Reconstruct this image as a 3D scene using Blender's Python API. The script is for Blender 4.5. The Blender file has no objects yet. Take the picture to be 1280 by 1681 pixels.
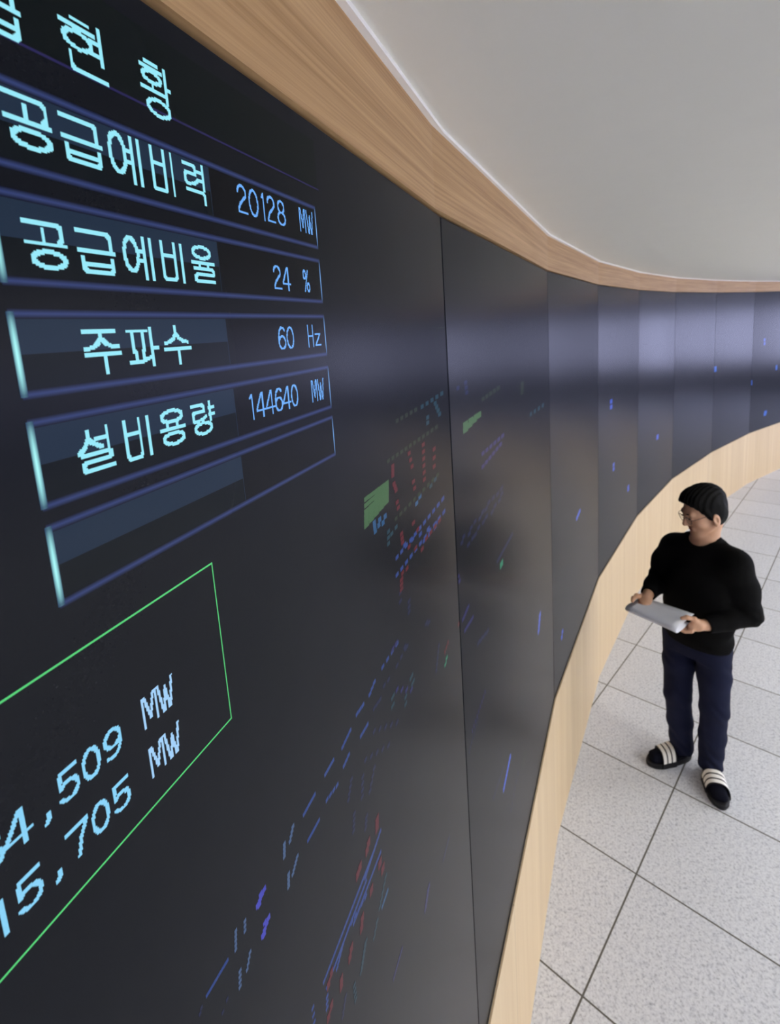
import bpy, bmesh, math, random
import numpy as np
from mathutils import Vector, Matrix

random.seed(7)
scn = bpy.context.scene
COL = scn.collection
R = math.radians

# ------------------------------------------------------------------ camera
# stands 2.58 m above the floor close beside the display wall (x = y = 0)
CAM_H = 2.58
cam_data = bpy.data.cameras.new('camera')
cam_data.sensor_fit = 'HORIZONTAL'
cam_data.sensor_width = 24.0
cam_data.lens = 15.889
cam_data.shift_x = 0.00289
cam_data.shift_y = -0.12508
cam_data.clip_start = 0.02
cam_data.clip_end = 200
cam_data.dof.use_dof = True
cam_data.dof.focus_distance = 0.45
cam_data.dof.aperture_fstop = 10.0
camera = bpy.data.objects.new('camera', cam_data)
COL.objects.link(camera)
camera.matrix_world = Matrix.Translation((0, 0, CAM_H)) @ Matrix(((0.99777, 0.06673, 0.0), (-0.01051, 0.15721, -0.98751), (-0.0659, 0.98531, 0.15756))).to_4x4()
scn.camera = camera

# ------------------------------------------------------------------ world and exposure
world = bpy.data.worlds.new('sky')
scn.world = world
world.use_nodes = True
bg = world.node_tree.nodes['Background']
bg.inputs['Color'].default_value = (0.62, 0.65, 1.0, 1)
bg.inputs['Strength'].default_value = 7.0
vs = scn.view_settings
vs.view_transform = 'Standard'
vs.look = 'None'
vs.gamma = 1
vs.use_curve_mapping = False
vs.exposure = 0.0
LAMP_STRENGTH = 21.0
LAMP_COLOR = (1.0, 0.97, 0.885, 1)

# ------------------------------------------------------------------ helpers
def srgb(r, g, b):
    f = lambda c: (c/255/12.92 if c/255 <= 0.04045 else ((c/255+0.055)/1.055)**2.4)
    return (f(r), f(g), f(b), 1)

class NT:
    """small node-tree writer"""
    def __init__(self, name):
        self.m = bpy.data.materials.new(name)
        self.m.use_nodes = True
        self.t = self.m.node_tree
        self.p = self.t.nodes['Principled BSDF']
    def n(self, kind, **kw):
        nd = self.t.nodes.new(kind)
        for k, v in kw.items(): setattr(nd, k, v)
        return nd
    def link(self, a, b): self.t.links.new(a, b)
    def val(self, sock, v):
        if hasattr(v, 'links'): self.link(v, sock)
        else: sock.default_value = v
    def math(self, op, a, b=0.0, c=None):
        nd = self.n('ShaderNodeMath', operation=op)
        self.val(nd.inputs[0], a); self.val(nd.inputs[1], b)
        if c is not None: self.val(nd.inputs[2], c)
        return nd.outputs[0]
    def mix(self, fac, a, b):
        nd = self.n('ShaderNodeMix', data_type='RGBA')
        self.val(nd.inputs[0], fac); self.val(nd.inputs[6], a); self.val(nd.inputs[7], b)
        return nd.outputs[2]
    def ramp(self, fac, stops):
        nd = self.n('ShaderNodeValToRGB')
        e = nd.color_ramp.elements
        while len(e) < len(stops): e.new(0.5)
        for el, (p, c) in zip(e, stops): el.position = p; el.color = c
        self.link(fac, nd.inputs[0])
        return nd.outputs[0]
    def noise(self, vec, scale, detail=3, rough=0.5):
        nd = self.n('ShaderNodeTexNoise')
        nd.inputs['Scale'].default_value = scale
        nd.inputs['Detail'].default_value = detail
        nd.inputs['Roughness'].default_value = rough
        self.link(vec, nd.inputs['Vector'])
        return nd.outputs['Fac']
    def coord(self, which='UV', scale=(1, 1, 1), rot=0):
        tc = self.n('ShaderNodeTexCoord'); mp = self.n('ShaderNodeMapping')
        mp.inputs['Scale'].default_value = scale
        mp.inputs['Rotation'].default_value = (0, 0, rot)
        self.link(tc.outputs[which], mp.inputs['Vector'])
        return mp.outputs['Vector']
    def sep(self, vec):
        nd = self.n('ShaderNodeSeparateXYZ'); self.link(vec, nd.inputs[0]); return nd.outputs
    def bump(self, h, strength=0.2, dist=0.01):
        nd = self.n('ShaderNodeBump'); nd.inputs['Strength'].default_value = strength
        nd.inputs['Distance'].default_value = dist
        self.link(h, nd.inputs['Height']); self.link(nd.outputs[0], self.p.inputs['Normal'])
    def set(self, **kw):
        for k, v in kw.items(): self.val(self.p.inputs[k.replace('_', ' ')], v)
        return self

def plain(name, col, rough=0.6, spec=0.4, noise=0.06, scale=60, bump=0.0, metal=0.0):
    t = NT(name)
    v = t.coord('Object')
    f = t.noise(v, scale, 4)
    c2 = tuple(max(0, x*(1-noise*3)) for x in col[:3])+(1,)
    t.set(Base_Color=t.mix(f, col, c2), Roughness=rough, Metallic=metal)
    t.p.inputs['Specular IOR Level'].default_value = spec
    if bump: t.bump(f, bump, 0.004)
    return t.m

def mesh_obj(name, verts, faces, mats, parent=None, uvs=None, midx=None, smooth=False):
    me = bpy.data.meshes.new(name)
    me.from_pydata([tuple(v) for v in verts], [], faces)
    for m in (mats if isinstance(mats, (list, tuple)) else [mats]): me.materials.append(m)
    if uvs is not None:
        ul = me.uv_layers.new(name='UVMap')
        flat = np.array([c for f in uvs for uv in f for c in uv], dtype=np.float32)
        ul.data.foreach_set('uv', flat)
    if midx is not None: me.polygons.foreach_set('material_index', midx)
    if smooth: me.polygons.foreach_set('use_smooth', [True]*len(me.polygons))
    me.update()
    o = bpy.data.objects.new(name, me)
    COL.objects.link(o)
    if parent is not None: o.parent = parent
    return o

def bm_obj(name, bm, mats, parent=None, smooth=False):
    me = bpy.data.meshes.new(name)
    bm.normal_update(); bm.to_mesh(me); bm.free()
    for m in (mats if isinstance(mats, (list, tuple)) else [mats]): me.materials.append(m)
    if smooth: me.polygons.foreach_set('use_smooth', [True]*len(me.polygons))
    o = bpy.data.objects.new(name, me)
    COL.objects.link(o)
    if parent is not None: o.parent = parent
    return o

def tag(o, label=None, cat=None, group=None, kind=None):
    if label: o['label'] = label
    if cat: o['category'] = cat
    if group: o['group'] = group
    if kind: o['kind'] = kind
    return o

def box_into(bm, lo, hi, bev=0.0):
    g = bmesh.ops.create_cube(bm, size=1.0)
    for v in g['verts']:
        v.co = Vector([lo[i] + (v.co[i]+0.5)*(hi[i]-lo[i]) for i in range(3)])
    if bev:
        es = list({e for v in g['verts'] for e in v.link_edges})
        bmesh.ops.bevel(bm, geom=es, offset=bev, segments=2, affect='EDGES')

# ------------------------------------------------------------------ materials of the room
def make_granite():
    t = NT('granite_tiles')
    tc = t.n('ShaderNodeTexCoord')
    v = tc.outputs['Object']
    x, y, z = t.sep(v)
    a = 0.798912
    # tile axes
    p = t.math('ADD', t.math('MULTIPLY', x, -math.sin(a)), t.math('MULTIPLY', y, math.cos(a)))
    q = t.math('ADD', t.math('MULTIPLY', x, -math.cos(a)), t.math('MULTIPLY', y, -math.sin(a)))
    pf = t.math('DIVIDE', t.math('SUBTRACT', p, 0.692), 0.593)
    qf = t.math('DIVIDE', t.math('SUBTRACT', q, -1.572), 0.599)
    def line(f, size):
        fr = t.math('FRACT', t.math('ADD', f, 100.5))
        d = t.math('ABSOLUTE', t.math('SUBTRACT', fr, 0.5))
        return t.math('LESS_THAN', d, 0.0037/size)
    joint = t.math('MAXIMUM', line(pf, 0.593), line(qf, 0.599))
    # one random tone per tile
    cell = t.n('ShaderNodeCombineXYZ')
    t.link(t.math('FLOOR', t.math('ADD', pf, 100)), cell.inputs[0])
    t.link(t.math('FLOOR', t.math('ADD', qf, 100)), cell.inputs[1])
    wn = t.n('ShaderNodeTexWhiteNoise', noise_dimensions='3D')
    t.link(cell.outputs[0], wn.inputs['Vector'])
    n1 = t.noise(v, 95, 3, 0.6)
    n2 = t.noise(v, 48, 4, 0.65)
    n3 = t.noise(v, 6, 3)
    c = t.ramp(n1, [(0.28, srgb(164, 168, 178)), (0.44, srgb(212, 215, 223)), (0.60, srgb(228, 231, 238)), (0.78, srgb(213, 215, 221))])
    blot = t.ramp(n2, [(0.34, (0.74, 0.75, 0.78, 1)), (0.44, (0.95, 0.95, 0.96, 1)), (0.55, (1, 1, 1, 1))])
    mul = t.n('ShaderNodeMix', data_type='RGBA', blend_type='MULTIPLY')
    mul.inputs[0].default_value = 1.0
    t.link(c, mul.inputs[6]); t.link(blot, mul.inputs[7])
    tone = t.math('ADD', 0.93, t.math('ADD', t.math('MULTIPLY', wn.outputs['Value'], 0.08), t.math('MULTIPLY', n3, 0.06)))
    hs = t.n('ShaderNodeHueSaturation'); t.link(mul.outputs[2], hs.inputs['Color']); t.link(tone, hs.inputs['Value'])
    col = t.mix(joint, hs.outputs[0], srgb(96, 94, 90))
    rough = t.math('ADD', 0.42, t.math('MULTIPLY', joint, 0.4))
    t.set(Base_Color=col, Roughness=rough)
    t.p.inputs['Specular IOR Level'].default_value = 0.35
    t.bump(t.math('SUBTRACT', 1.0, joint), 0.25, 0.002)
    return t.m

def make_wood(name, dark, light, along, rough=0.5, seam=0.0, grain=1.0):
    """UV in metres; along='u' grain runs along the wall, 'v' grain is vertical"""
    t = NT(name)
    sc = (2.6, 230, 1) if along == 'u' else (110, 1.6, 1)
    v = t.coord('UV', sc)
    n1 = t.noise(v, 1.0, 5, 0.6)
    sc2 = (0.7, 60, 1) if along == 'u' else (13, 0.5, 1)
    n2 = t.noise(t.coord('UV', sc2), 1.0, 3, 0.5)
    f = t.math('ADD', t.math('MULTIPLY', n1, 0.55*grain), t.math('MULTIPLY', n2, 0.45))
    c = t.ramp(f, [(0.28, dark), (0.72, light)])
    if seam:
        u = t.sep(t.coord('UV'))[0]
        fr = t.math('FRACT', t.math('DIVIDE', t.math('ADD', u, 50.0), seam))
        ln = t.math('LESS_THAN', fr, 0.0035/seam)
        d2 = tuple(x*0.72 for x in dark[:3])+(1,)
        pn = t.n('ShaderNodeTexWhiteNoise', noise_dimensions='1D')
        t.link(t.math('FLOOR', t.math('DIVIDE', t.math('ADD', u, 50.0), seam)), pn.inputs['W'])
        hs = t.n('ShaderNodeHueSaturation'); t.link(c, hs.inputs['Color'])
        t.link(t.math('ADD', 0.96, t.math('MULTIPLY', pn.outputs['Value'], 0.07)), hs.inputs['Value'])
        c = t.mix(ln, hs.outputs[0], d2)
    t.set(Base_Color=c, Roughness=rough)
    t.p.inputs['Specular IOR Level'].default_value = 0.3
    t.bump(n1, 0.12, 0.002)
    return t.m

M_FLOOR = make_granite()
M_DADO = make_wood('maple_panelling', srgb(208, 183, 146), srgb(229, 209, 174), 'v', 0.5, 0.45, 0.7)
M_FASCIA = make_wood('oak_fascia', srgb(146, 108, 66), srgb(212, 174, 126), 'u', 0.5)
M_CEIL = plain('ceiling_paint', srgb(230, 228, 217), 0.85, 0.2, 0.01, 9)
M_BEAD = plain('white_bead', srgb(246, 244, 238), 0.5, 0.3, 0.005)
M_WALL = plain('lobby_wall_paint', srgb(78, 76, 78), 0.8, 0.2, 0.02, 6)
M_BLACK = plain('black_bezel', srgb(24, 22, 22), 0.5, 0.3, 0.02)
M_FRAME = plain('window_frame_grey', srgb(70, 72, 76), 0.5, 0.4, 0.02)

def make_screen():
    t = NT('display_glass')
    v = t.coord('Object')
    n = t.noise(v, 420, 2)
    t.set(Base_Color=t.mix(n, (0.002, 0.0024, 0.003, 1), (0.004, 0.0044, 0.005, 1)), Roughness=0.25)
    t.p.inputs['Specular IOR Level'].default_value = 0.08
    t.p.inputs['Emission Color'].default_value = (0.45, 0.55, 1.0, 1)   # black level of the backlight
    t.p.inputs['Emission Strength'].default_value = 0.007
    return t.m
M_SCREEN = make_screen()

def glow(name, col, strength=1.0):
    """a lit pixel of the display: dark glass that gives off light"""
    t = NT(name)
    v = t.coord('Object')
    n = t.noise(v, 900, 1)
    t.set(Base_Color=(0.005, 0.0055, 0.0065, 1), Roughness=0.25, Specular_IOR_Level=0.08, Emission_Color=t.mix(n, col, tuple(c*0.9 for c in col[:3])+(1,)), Emission_Strength=strength)
    return t.m

def glow_profile(name, col, edge, across='v', power=1.0, ends=False):
    """a lit bar, brightest along its middle (UV 0..1)"""
    t = NT(name)
    u, v, _ = t.sep(t.coord('UV'))
    a = v if across == 'v' else u
    l = u if across == 'v' else v
    d = t.math('ABSOLUTE', t.math('MULTIPLY', t.math('SUBTRACT', a, 0.5), 2.0))
    f = t.math('POWER', t.math('MAXIMUM', t.math('SUBTRACT', 1.0, d), 0.0), power)
    if ends:
        e = t.math('ABSOLUTE', t.math('MULTIPLY', t.math('SUBTRACT', l, 0.5), 2.0))
        f2 = t.math('SUBTRACT', 1.0, t.math('POWER', e, 2.2))
        f = t.math('MULTIPLY', f, t.math('MAXIMUM', f2, 0.12))
    c = t.mix(f, edge, col)
    t.set(Base_Color=(0.005, 0.0055, 0.0065, 1), Roughness=0.25, Specular_IOR_Level=0.08, Emission_Color=c, Emission_Strength=1.0)
    return t.m

# ------------------------------------------------------------------ the curved wall in plan
P_NEAR = R(69.1)
C0 = Vector((0.124, 1.021))
tn = Vector((math.cos(P_NEAR), math.sin(P_NEAR)))
tb = Vector((math.cos(R(74.2)), math.sin(R(74.2))))
PLAN = [C0 - 1.36*tn - 1.36*tb, C0 - 1.36*tn, C0, Vector((0.714, 2.248)), Vector((1.409, 3.408)), Vector((2.214, 4.5)),
        Vector((3.09, 5.5)), Vector((4.148, 6.481)), Vector((5.259, 7.369))]
ang = 33.0
while len(PLAN) < 11:
    PLAN.append(PLAN[-1] + 1.38*Vector((math.cos(R(ang)), math.sin(R(ang)))))
    ang -= 5.4
NEAR = 1                                    # PLAN[1]..PLAN[2] carries the readouts

def seg_normal(a, b):
    d = (b-a).normalized()
    return Vector((d.y, -d.x))               # towards the lobby

def offset_plan(pts, off):
    out = []
    for i, p in enumerate(pts):
        ns = []
        if i > 0: ns.append(seg_normal(pts[i-1], p))
        if i < len(pts)-1: ns.append(seg_normal(p, pts[i+1]))
        n = sum(ns, Vector((0, 0))).normalized()
        k = off/max(0.3, n.dot(ns[0]))
        out.append(p + n*k)
    return out

def strip(name, pts, z0, z1, front, back, mat, parent=None):
    """solid band following the plan, UV in metres"""
    F = offset_plan(pts, front); B = offset_plan(pts, back)
    verts, faces, uvs = [], [], []
    u = 0.0
    def quad(a, b, c, d, uv):
        k = len(verts); verts.extend([a, b, c, d]); faces.append((k, k+1, k+2, k+3)); uvs.append(uv)
    P3 = lambda p, z: (p.x, p.y, z)
    for i in range(len(pts)-1):
        L = (F[i+1]-F[i]).length
        f0, f1, b0, b1 = F[i], F[i+1], B[i], B[i+1]
        quad(P3(f0, z0), P3(f1, z0), P3(f1, z1), P3(f0, z1), [(u, z0), (u+L, z0), (u+L, z1), (u, z1)])
        quad(P3(b1, z0), P3(b0, z0), P3(b0, z1), P3(b1, z1), [(u+L, z0), (u, z0), (u, z1), (u+L, z1)])
        quad(P3(f0, z1), P3(f1, z1), P3(b1, z1), P3(b0, z1), [(u, z1), (u+L, z1), (u+L, z1+.1), (u, z1+.1)])
        quad(P3(b0, z0), P3(b1, z0), P3(f1, z0), P3(f0, z0), [(u, z0), (u+L, z0), (u+L, z0-.1), (u, z0-.1)])
        u += L
    for i in (0, len(pts)-1):
        quad(P3(F[i], z0), P3(F[i], z1), P3(B[i], z1), P3(B[i], z0), [(0, z0), (0, z1), (.1, z1), (.1, z0)])
    o = mesh_obj(name, verts, faces, mat, parent, uvs)
    bm = bmesh.new(); bm.from_mesh(o.data)
    bmesh.ops.remove_doubles(bm, verts=bm.verts, dist=1e-5)
    bmesh.ops.recalc_face_normals(bm, faces=bm.faces)
    bm.to_mesh(o.data); bm.free()
    return o

# ------------------------------------------------------------------ the setting
Z_DADO, Z_TOP, Z_CEIL = 0.78, 2.789, 2.94
X1, Y0, Y1 = 15.5, -7.0, 12.0
bm = bmesh.new(); box_into(bm, (-4, Y0, -0.1), (X1+.3, Y1+.3, 0)); tag(bm_obj('floor', bm, M_FLOOR), kind='structure')
bm = bmesh.new(); box_into(bm, (-4, Y0, Z_CEIL), (X1+.3, Y1+.3, Z_CEIL+0.2)); tag(bm_obj('ceiling', bm, M_CEIL), kind='structure')
tag(strip('wall_left', PLAN, 0, Z_DADO-0.012, 0.006, -0.30, M_DADO), kind='structure')
FPLAN = [p.copy() for p in PLAN]; FPLAN[2] = C0 - 0.05*tn
tag(strip('trim_1', FPLAN, Z_TOP+0.004, Z_CEIL, 0.004, -0.30, M_FASCIA), kind='structure')
tag(strip('trim_2', PLAN, Z_CEIL-0.007, Z_CEIL, 0.014, 0.0, M_BEAD), kind='structure')
tag(strip('wall_back', PLAN, Z_DADO-0.012, Z_TOP+0.004, -0.16, -0.30, M_WALL), kind='structure')

# far sides of the lobby: walls with a long band of windows, closed ends
WZ0, WZ1 = 0.86, 2.60
n_win = 0
def window_wall(name, s0, s1, marks, place):
    """place(s, depth, z) -> point; s runs along the wall"""
    global n_win
    bm = bmesh.new()
    def bx(b, sa, sb, da, db, za, zb):
        p, q = place(sa, da, za), place(sb, db, zb)
        box_into(b, [min(a, c) for a, c in zip(p, q)], [max(a, c) for a, c in zip(p, q)])
    bx(bm, s0, s1, 0, .3, 0, WZ0); bx(bm, s0, s1, 0, .3, WZ1, Z_CEIL)
    for c in marks: bx(bm, max(s0, c-.09), min(s1, c+.09), 0, .3, WZ0, WZ1)
    tag(bm_obj(name, bm, M_WALL), kind='structure')
    for a, b in zip(marks[:-1], marks[1:]):
        a, b = max(s0, a)+.09, min(s1, b)-.09
        n_win += 1
        bm = bmesh.new()
        bx(bm, a, a+.05, .1, .16, WZ0, WZ1); bx(bm, b-.05, b, .1, .16, WZ0, WZ1)
        bx(bm, a+.05, b-.05, .1, .16, WZ0, WZ0+.05); bx(bm, a+.05, b-.05, .1, .16, WZ1-.05, WZ1)
        bx(bm, (a+b)/2-.025, (a+b)/2+.025, .1, .16, WZ0+.05, WZ1-.05)
        tag(bm_obj('window_%d' % n_win, bm, M_FRAME), kind='structure')
window_wall('wall_right', Y0, Y1, [Y0, -6.2, -3.6, -1.0, 1.6, 4.2, 6.8, 9.4, Y1], lambda s, d, z: (X1+d, s, z))
XE = PLAN[-1].x
window_wall('wall_far', XE, X1, [XE+4.2, XE+6.2, X1], lambda s, d, z: (s, Y1+d, z))
bm = bmesh.new(); box_into(bm, (XE-.3, PLAN[-1].y+.35, 0), (XE, Y1, Z_CEIL)); tag(bm_obj('wall_end', bm, M_WALL), kind='structure')
bm = bmesh.new(); box_into(bm, (-4, Y0-.2, 0), (X1+.3, Y0, Z_CEIL)); tag(bm_obj('wall_front', bm, M_WALL), kind='structure')

# flush ceiling lamps over the lobby
M_LAMP = NT('lamp_diffuser')
M_LAMP.set(Base_Color=(0.8, 0.8, 0.8, 1), Emission_Color=LAMP_COLOR, Emission_Strength=LAMP_STRENGTH)
M_LAMP = M_LAMP.m
def ceiling_lamp(x, y, label):
    bm = bmesh.new(); box_into(bm, (-.62, -.62, -.02), (.62, .62, 0), 0.006)
    o = bm_obj('ceiling_lamp', bm, M_FRAME)
    bm = bmesh.new(); box_into(bm, (-.58, -.58, -.026), (.58, .58, -.02)); bm_obj('diffuser', bm, M_LAMP, o)
    o.location = (x, y, Z_CEIL)
    tag(o, label, 'ceiling lamp', 'square lamps in the lobby ceiling')
LAMPS = [(4.0, -0.8), (6.4, -0.6), (9.0, -0.6), (6.2, -3.4), (9.0, -3.4), (6.4, 2.2), (9.2, 2.2), (10.4, 5.2)]
for x, y in LAMPS: ceiling_lamp(x, y, 'flush square ceiling lamp above the lobby floor, out of the frame')
# ------------------------------------------------------------------ the display wall
wall = bpy.data.objects.new('curved_display', None); COL.objects.link(wall)
wall.location = (C0.x, C0.y, Z_DADO)
tag(wall, 'long curved black video wall above pale wood panelling, showing power readouts', 'video wall', kind='thing')
WINV = Matrix.Translation(-Vector(wall.location))

class Panel:
    """one flat facet of the wall: u metres along it, z metres above the floor"""
    def __init__(self, i):
        self.a, self.b = PLAN[i], PLAN[i+1]
        self.d = (self.b-self.a).normalized(); self.n = seg_normal(self.a, self.b); self.L = (self.b-self.a).length
    def at(self, u, z, off=0.0):
        p = self.a + self.d*u + self.n*off
        return Vector((p.x, p.y, z)) - Vector(wall.location)

def panel_mesh(i):
    P = Panel(i)
    g = 0.0022 if i in (NEAR, NEAR+1) else 0.001
    u0, u1 = g, P.L-g
    vs_ = []
    for off, inset in ((-0.15, 0), (-0.002, 0), (0.0, 0.0015)):
        vs_ += [P.at(u0+inset, Z_DADO+inset, off), P.at(u1-inset, Z_DADO+inset, off), P.at(u1-inset, Z_TOP-inset, off), P.at(u0+inset, Z_TOP-inset, off)]
    fs = [(0, 3, 2, 1), (8, 9, 10, 11)]
    for k in (0, 4):
        for j in range(4): fs.append((k+j, k+(j+1) % 4, k+4+(j+1) % 4, k+4+j))
    return mesh_obj('display_panel', vs_, fs, M_SCREEN, wall)
for i in range(len(PLAN)-1): panel_mesh(i)

bez = strip('bottom_bezel', PLAN, Z_DADO-0.012, Z_DADO, 0.001, -0.15, M_BLACK)
bez.data.transform(WINV); bez.parent = wall

NP = Panel(NEAR)
UOFF = 1.36 - 0.0332                       # readout positions are measured from just before the corner
class Quads:
    def __init__(self): self.v, self.f, self.uv, self.m = [], [], [], []
    def add(self, P, u0, z0, u1, z1, off, m=0, uv=((0, 0), (1, 0), (1, 1), (0, 1))):
        k = len(self.v)
        self.v += [P.at(u0, z0, off), P.at(u1, z0, off), P.at(u1, z1, off), P.at(u0, z1, off)]
        self.f.append((k, k+1, k+2, k+3)); self.uv.append(list(uv)); self.m.append(m)
    def build(self, name, mats, parent):
        return mesh_obj(name, self.v, self.f, mats, parent, self.uv, self.m)

# ---- stroke lettering on the LED pixel grid
def ell(cx, cy, rx, ry, a0=0, a1=360, n=28):
    return [(cx+rx*math.cos(R(a0+(a1-a0)*k/n)), cy+ry*math.sin(R(a0+(a1-a0)*k/n))) for k in range(n+1)]
GL = {
 '공': [[(0, .05), (.85, .05), (.93, .12), (.93, .37), (.86, .42)], [(.45, .2), (.45, .48)], [(0, .48), (1, .48)], ell(.53, .81, .42, .165)],
 '급': [[(0, .06), (.85, .06), (.91, .12), (.91, .47)], [(0, .5), (1, .5)], [(.06, .65), (.06, .9), (.12, .96), (.88, .96), (.93, .9), (.93, .65)], [(.06, .8), (.93, .8)]],
 '예': [ell(.25, .44, .23, .4), [(.46, .33), (.7, .33)], [(.46, .57), (.7, .57)], [(.7, .02), (.7, 1)], [(.95, .02), (.95, 1)]],
 '비': [[(.05, .02), (.05, .9), (.12, .97), (.56, .97), (.62, .9), (.62, .02)], [(.05, .35), (.62, .35)], [(.97, .02), (.97, 1)]],
 '력': [[(0, .04), (.47, .04), (.53, .1), (.53, .26), (.08, .27), (.03, .33), (.03, .49), (.1, .54), (.42, .53), (.62, .43)], [(.92, 0), (.92, .6)], [(.64, .18), (.92, .18)], [(.64, .4), (.92, .4)], [(.08, .7), (.84, .7), (.92, .76), (.92, 1)]],
 '율': [ell(.46, .16, .4, .15), [(0, .44), (1, .44)], [(.3, .44), (.3, .62)], [(.72, .44), (.72, .62)], [(.08, .62), (.88, .62), (.94, .66), (.94, .74), (.88, .78), (.16, .78), (.08, .83), (.08, .92), (.15, .97), (.97, .97)]],
 '주': [[(.02, .05), (.9, .05)], [(.47, .05), (.47, .23)], [(.47, .22), (.34, .36), (.2, .43), (.03, .45)], [(.47, .22), (.64, .36), (.8, .42), (.96, .43)], [(0, .58), (1, .58)], [(.54, .58), (.54, 1)]],
 '파': [[(0, .08), (.64, .08)], [(.13, .16), (.13, .6), (.2, .64), (.2, .84)], [(.5, .16), (.5, .56), (.46, .62), (.46, .84)], [(0, .9), (.3, .9), (.5, .85), (.7, .79)], [(.8, .02), (.8, 1)], [(.8, .53), (1, .53)]],
 '수': [[(.46, .02), (.46, .18)], [(.46, .17), (.36, .32), (.2, .4), (.02, .45)], [(.46, .17), (.58, .32), (.74, .39), (.92, .43)], [(0, .62), (1, .62)], [(.52, .62), (.52, 1)]],
 '설': [[(.3, .05), (.3, .2)], [(.3, .2), (.2, .4), (0, .54)], [(.3, .23), (.46, .36), (.68, .47)], [(.9, .02), (.9, .52)], [(.52, .26), (.9, .26)], [(.08, .6), (.88, .6), (.94, .64), (.94, .72), (.88, .77), (.15, .77), (.08, .82), (.08, .91), (.15, .97), (1, .97)]],
 '용': [ell(.5, .18, .42, .165), [(.28, .35), (.28, .54)], [(.7, .35), (.7, .54)], [(0, .54), (1, .54)], ell(.5, .83, .42, .16)],
 '량': [[(0, .06), (.47, .06), (.53, .11), (.53, .26), (.08, .28), (.03, .34), (.03, .5), (.1, .55), (.42, .53), (.62, .45)], [(.82, 0), (.82, .58)], [(.8, .2), (1, .2)], [(.8, .42), (1, .42)], ell(.45, .81, .38, .17)],
 '현': [[(.28, .03), (.66, .03)], [(.02, .15), (.8, .15)], ell(.38, .4, .33, .15), [(.95, 0), (.95, .66)], [(.68, .28), (.95, .28)], [(.68, .5), (.95, .5)], [(.15, .66), (.15, .9), (.22, .97), (1, .97)]],
 '황': [[(.2, .02), (.58, .02)], [(.04, .12), (.74, .12)], ell(.38, .28, .3, .1), [(.38, .38), (.38, .53)], [(0, .54), (.76, .54)], [(.86, .02), (.86, .66)], [(.86, .38), (1, .38)], ell(.52, .84, .38, .15)],
 '0': [ell(.5, .5, .44, .47)],
 '1': [[(.3, .16), (.55, .02), (.55, 1)]],
 '2': [ell(.5, .27, .42, .25, 185, 385, 16)+[(.3, .66), (.08, .86), (.06, .97), (.95, .97)]],
 '4': [[(.72, 1), (.72, .03), (.62, .03), (.04, .68), (.04, .74), (1, .74)]],
 '5': [[(.9, .03), (.16, .03), (.1, .5), (.3, .41)]+ell(.46, .68, .44, .29, 250, 510, 18)],
 '6': [[(.85, .14), (.68, .04), (.45, .03), (.2, .17), (.07, .45), (.07, .7)], ell(.5, .69, .42, .28)],
 '7': [[(0, .04), (.97, .04), (.6, .5), (.42, 1)]],
 '8': [ell(.5, .26, .36, .23), ell(.5, .73, .43, .25)],
 '9': [ell(.5, .32, .42, .29), [(.92, .32), (.9, .62), (.72, .88), (.4, .97), (.12, .9)]],
 ',': [[(.45, .86), (.55, .86), (.55, .95), (.35, 1.1)], [(.45, .9), (.55, .92)]],
 'M': [[(.06, 1), (.06, .0), (.2, .0), (.5, .8), (.8, .0), (.94, .0), (.94, 1)]],
 'W': [[(.02, 0), (.25, 1), (.33, 1), (.5, .2), (.67, 1), (.75, 1), (.98, 0)]],
 'H': [[(.06, 0), (.06, 1)], [(.94, 0), (.94, 1)], [(.06, .48), (.94, .48)]],
 'z': [[(.05, .4), (.92, .4), (.05, .97), (.95, .97)]],
 '%': [ell(.22, .22, .2, .2), ell(.78, .8, .2, .19), [(.78, .0), (.2, 1)]],
}
PIX = 0.00078
def letter(Q, ch, u0, u1, z0, z1, stroke, off=0.00018):
    """z1 top, z0 bottom; adds the lit pixels of one character, runs merged"""
    segs = []
    for pl in GL[ch]:
        pts = [(u0+x*(u1-u0), z1-y*(z1-z0)) for x, y in pl]
        segs += list(zip(pts[:-1], pts[1:]))
    m = stroke
    iu0, iu1 = int((u0-m)/PIX)-1, int((u1+m)/PIX)+1
    iz0, iz1 = int((min(z0, z1)-m-.004)/PIX)-1, int((z1+m)/PIX)+1
    gu = (np.arange(iu0, iu1)+.5)*PIX; gz = (np.arange(iz0, iz1)+.5)*PIX
    U, Z = np.meshgrid(gu, gz, indexing='ij')
    D = np.full(U.shape, 9.0)
    for (a, b) in segs:
        dx, dz = b[0]-a[0], b[1]-a[1]
        l2 = dx*dx+dz*dz+1e-12
        t = np.clip(((U-a[0])*dx+(Z-a[1])*dz)/l2, 0, 1)
        D = np.minimum(D, np.maximum(abs(U-a[0]-t*dx), abs(Z-a[1]-t*dz)))
    on = D <= stroke/2
    for i in range(on.shape[0]):
        j = 0
        while j < on.shape[1]:
            if on[i, j]:
                k = j
                while k < on.shape[1] and on[i, k]: k += 1
                Q.add(NP, gu[i]-PIX/2+UOFF, gz[j]-PIX/2, gu[i]+PIX/2+UOFF, gz[k-1]+PIX/2, off)
                j = k
            else: j += 1

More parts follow.
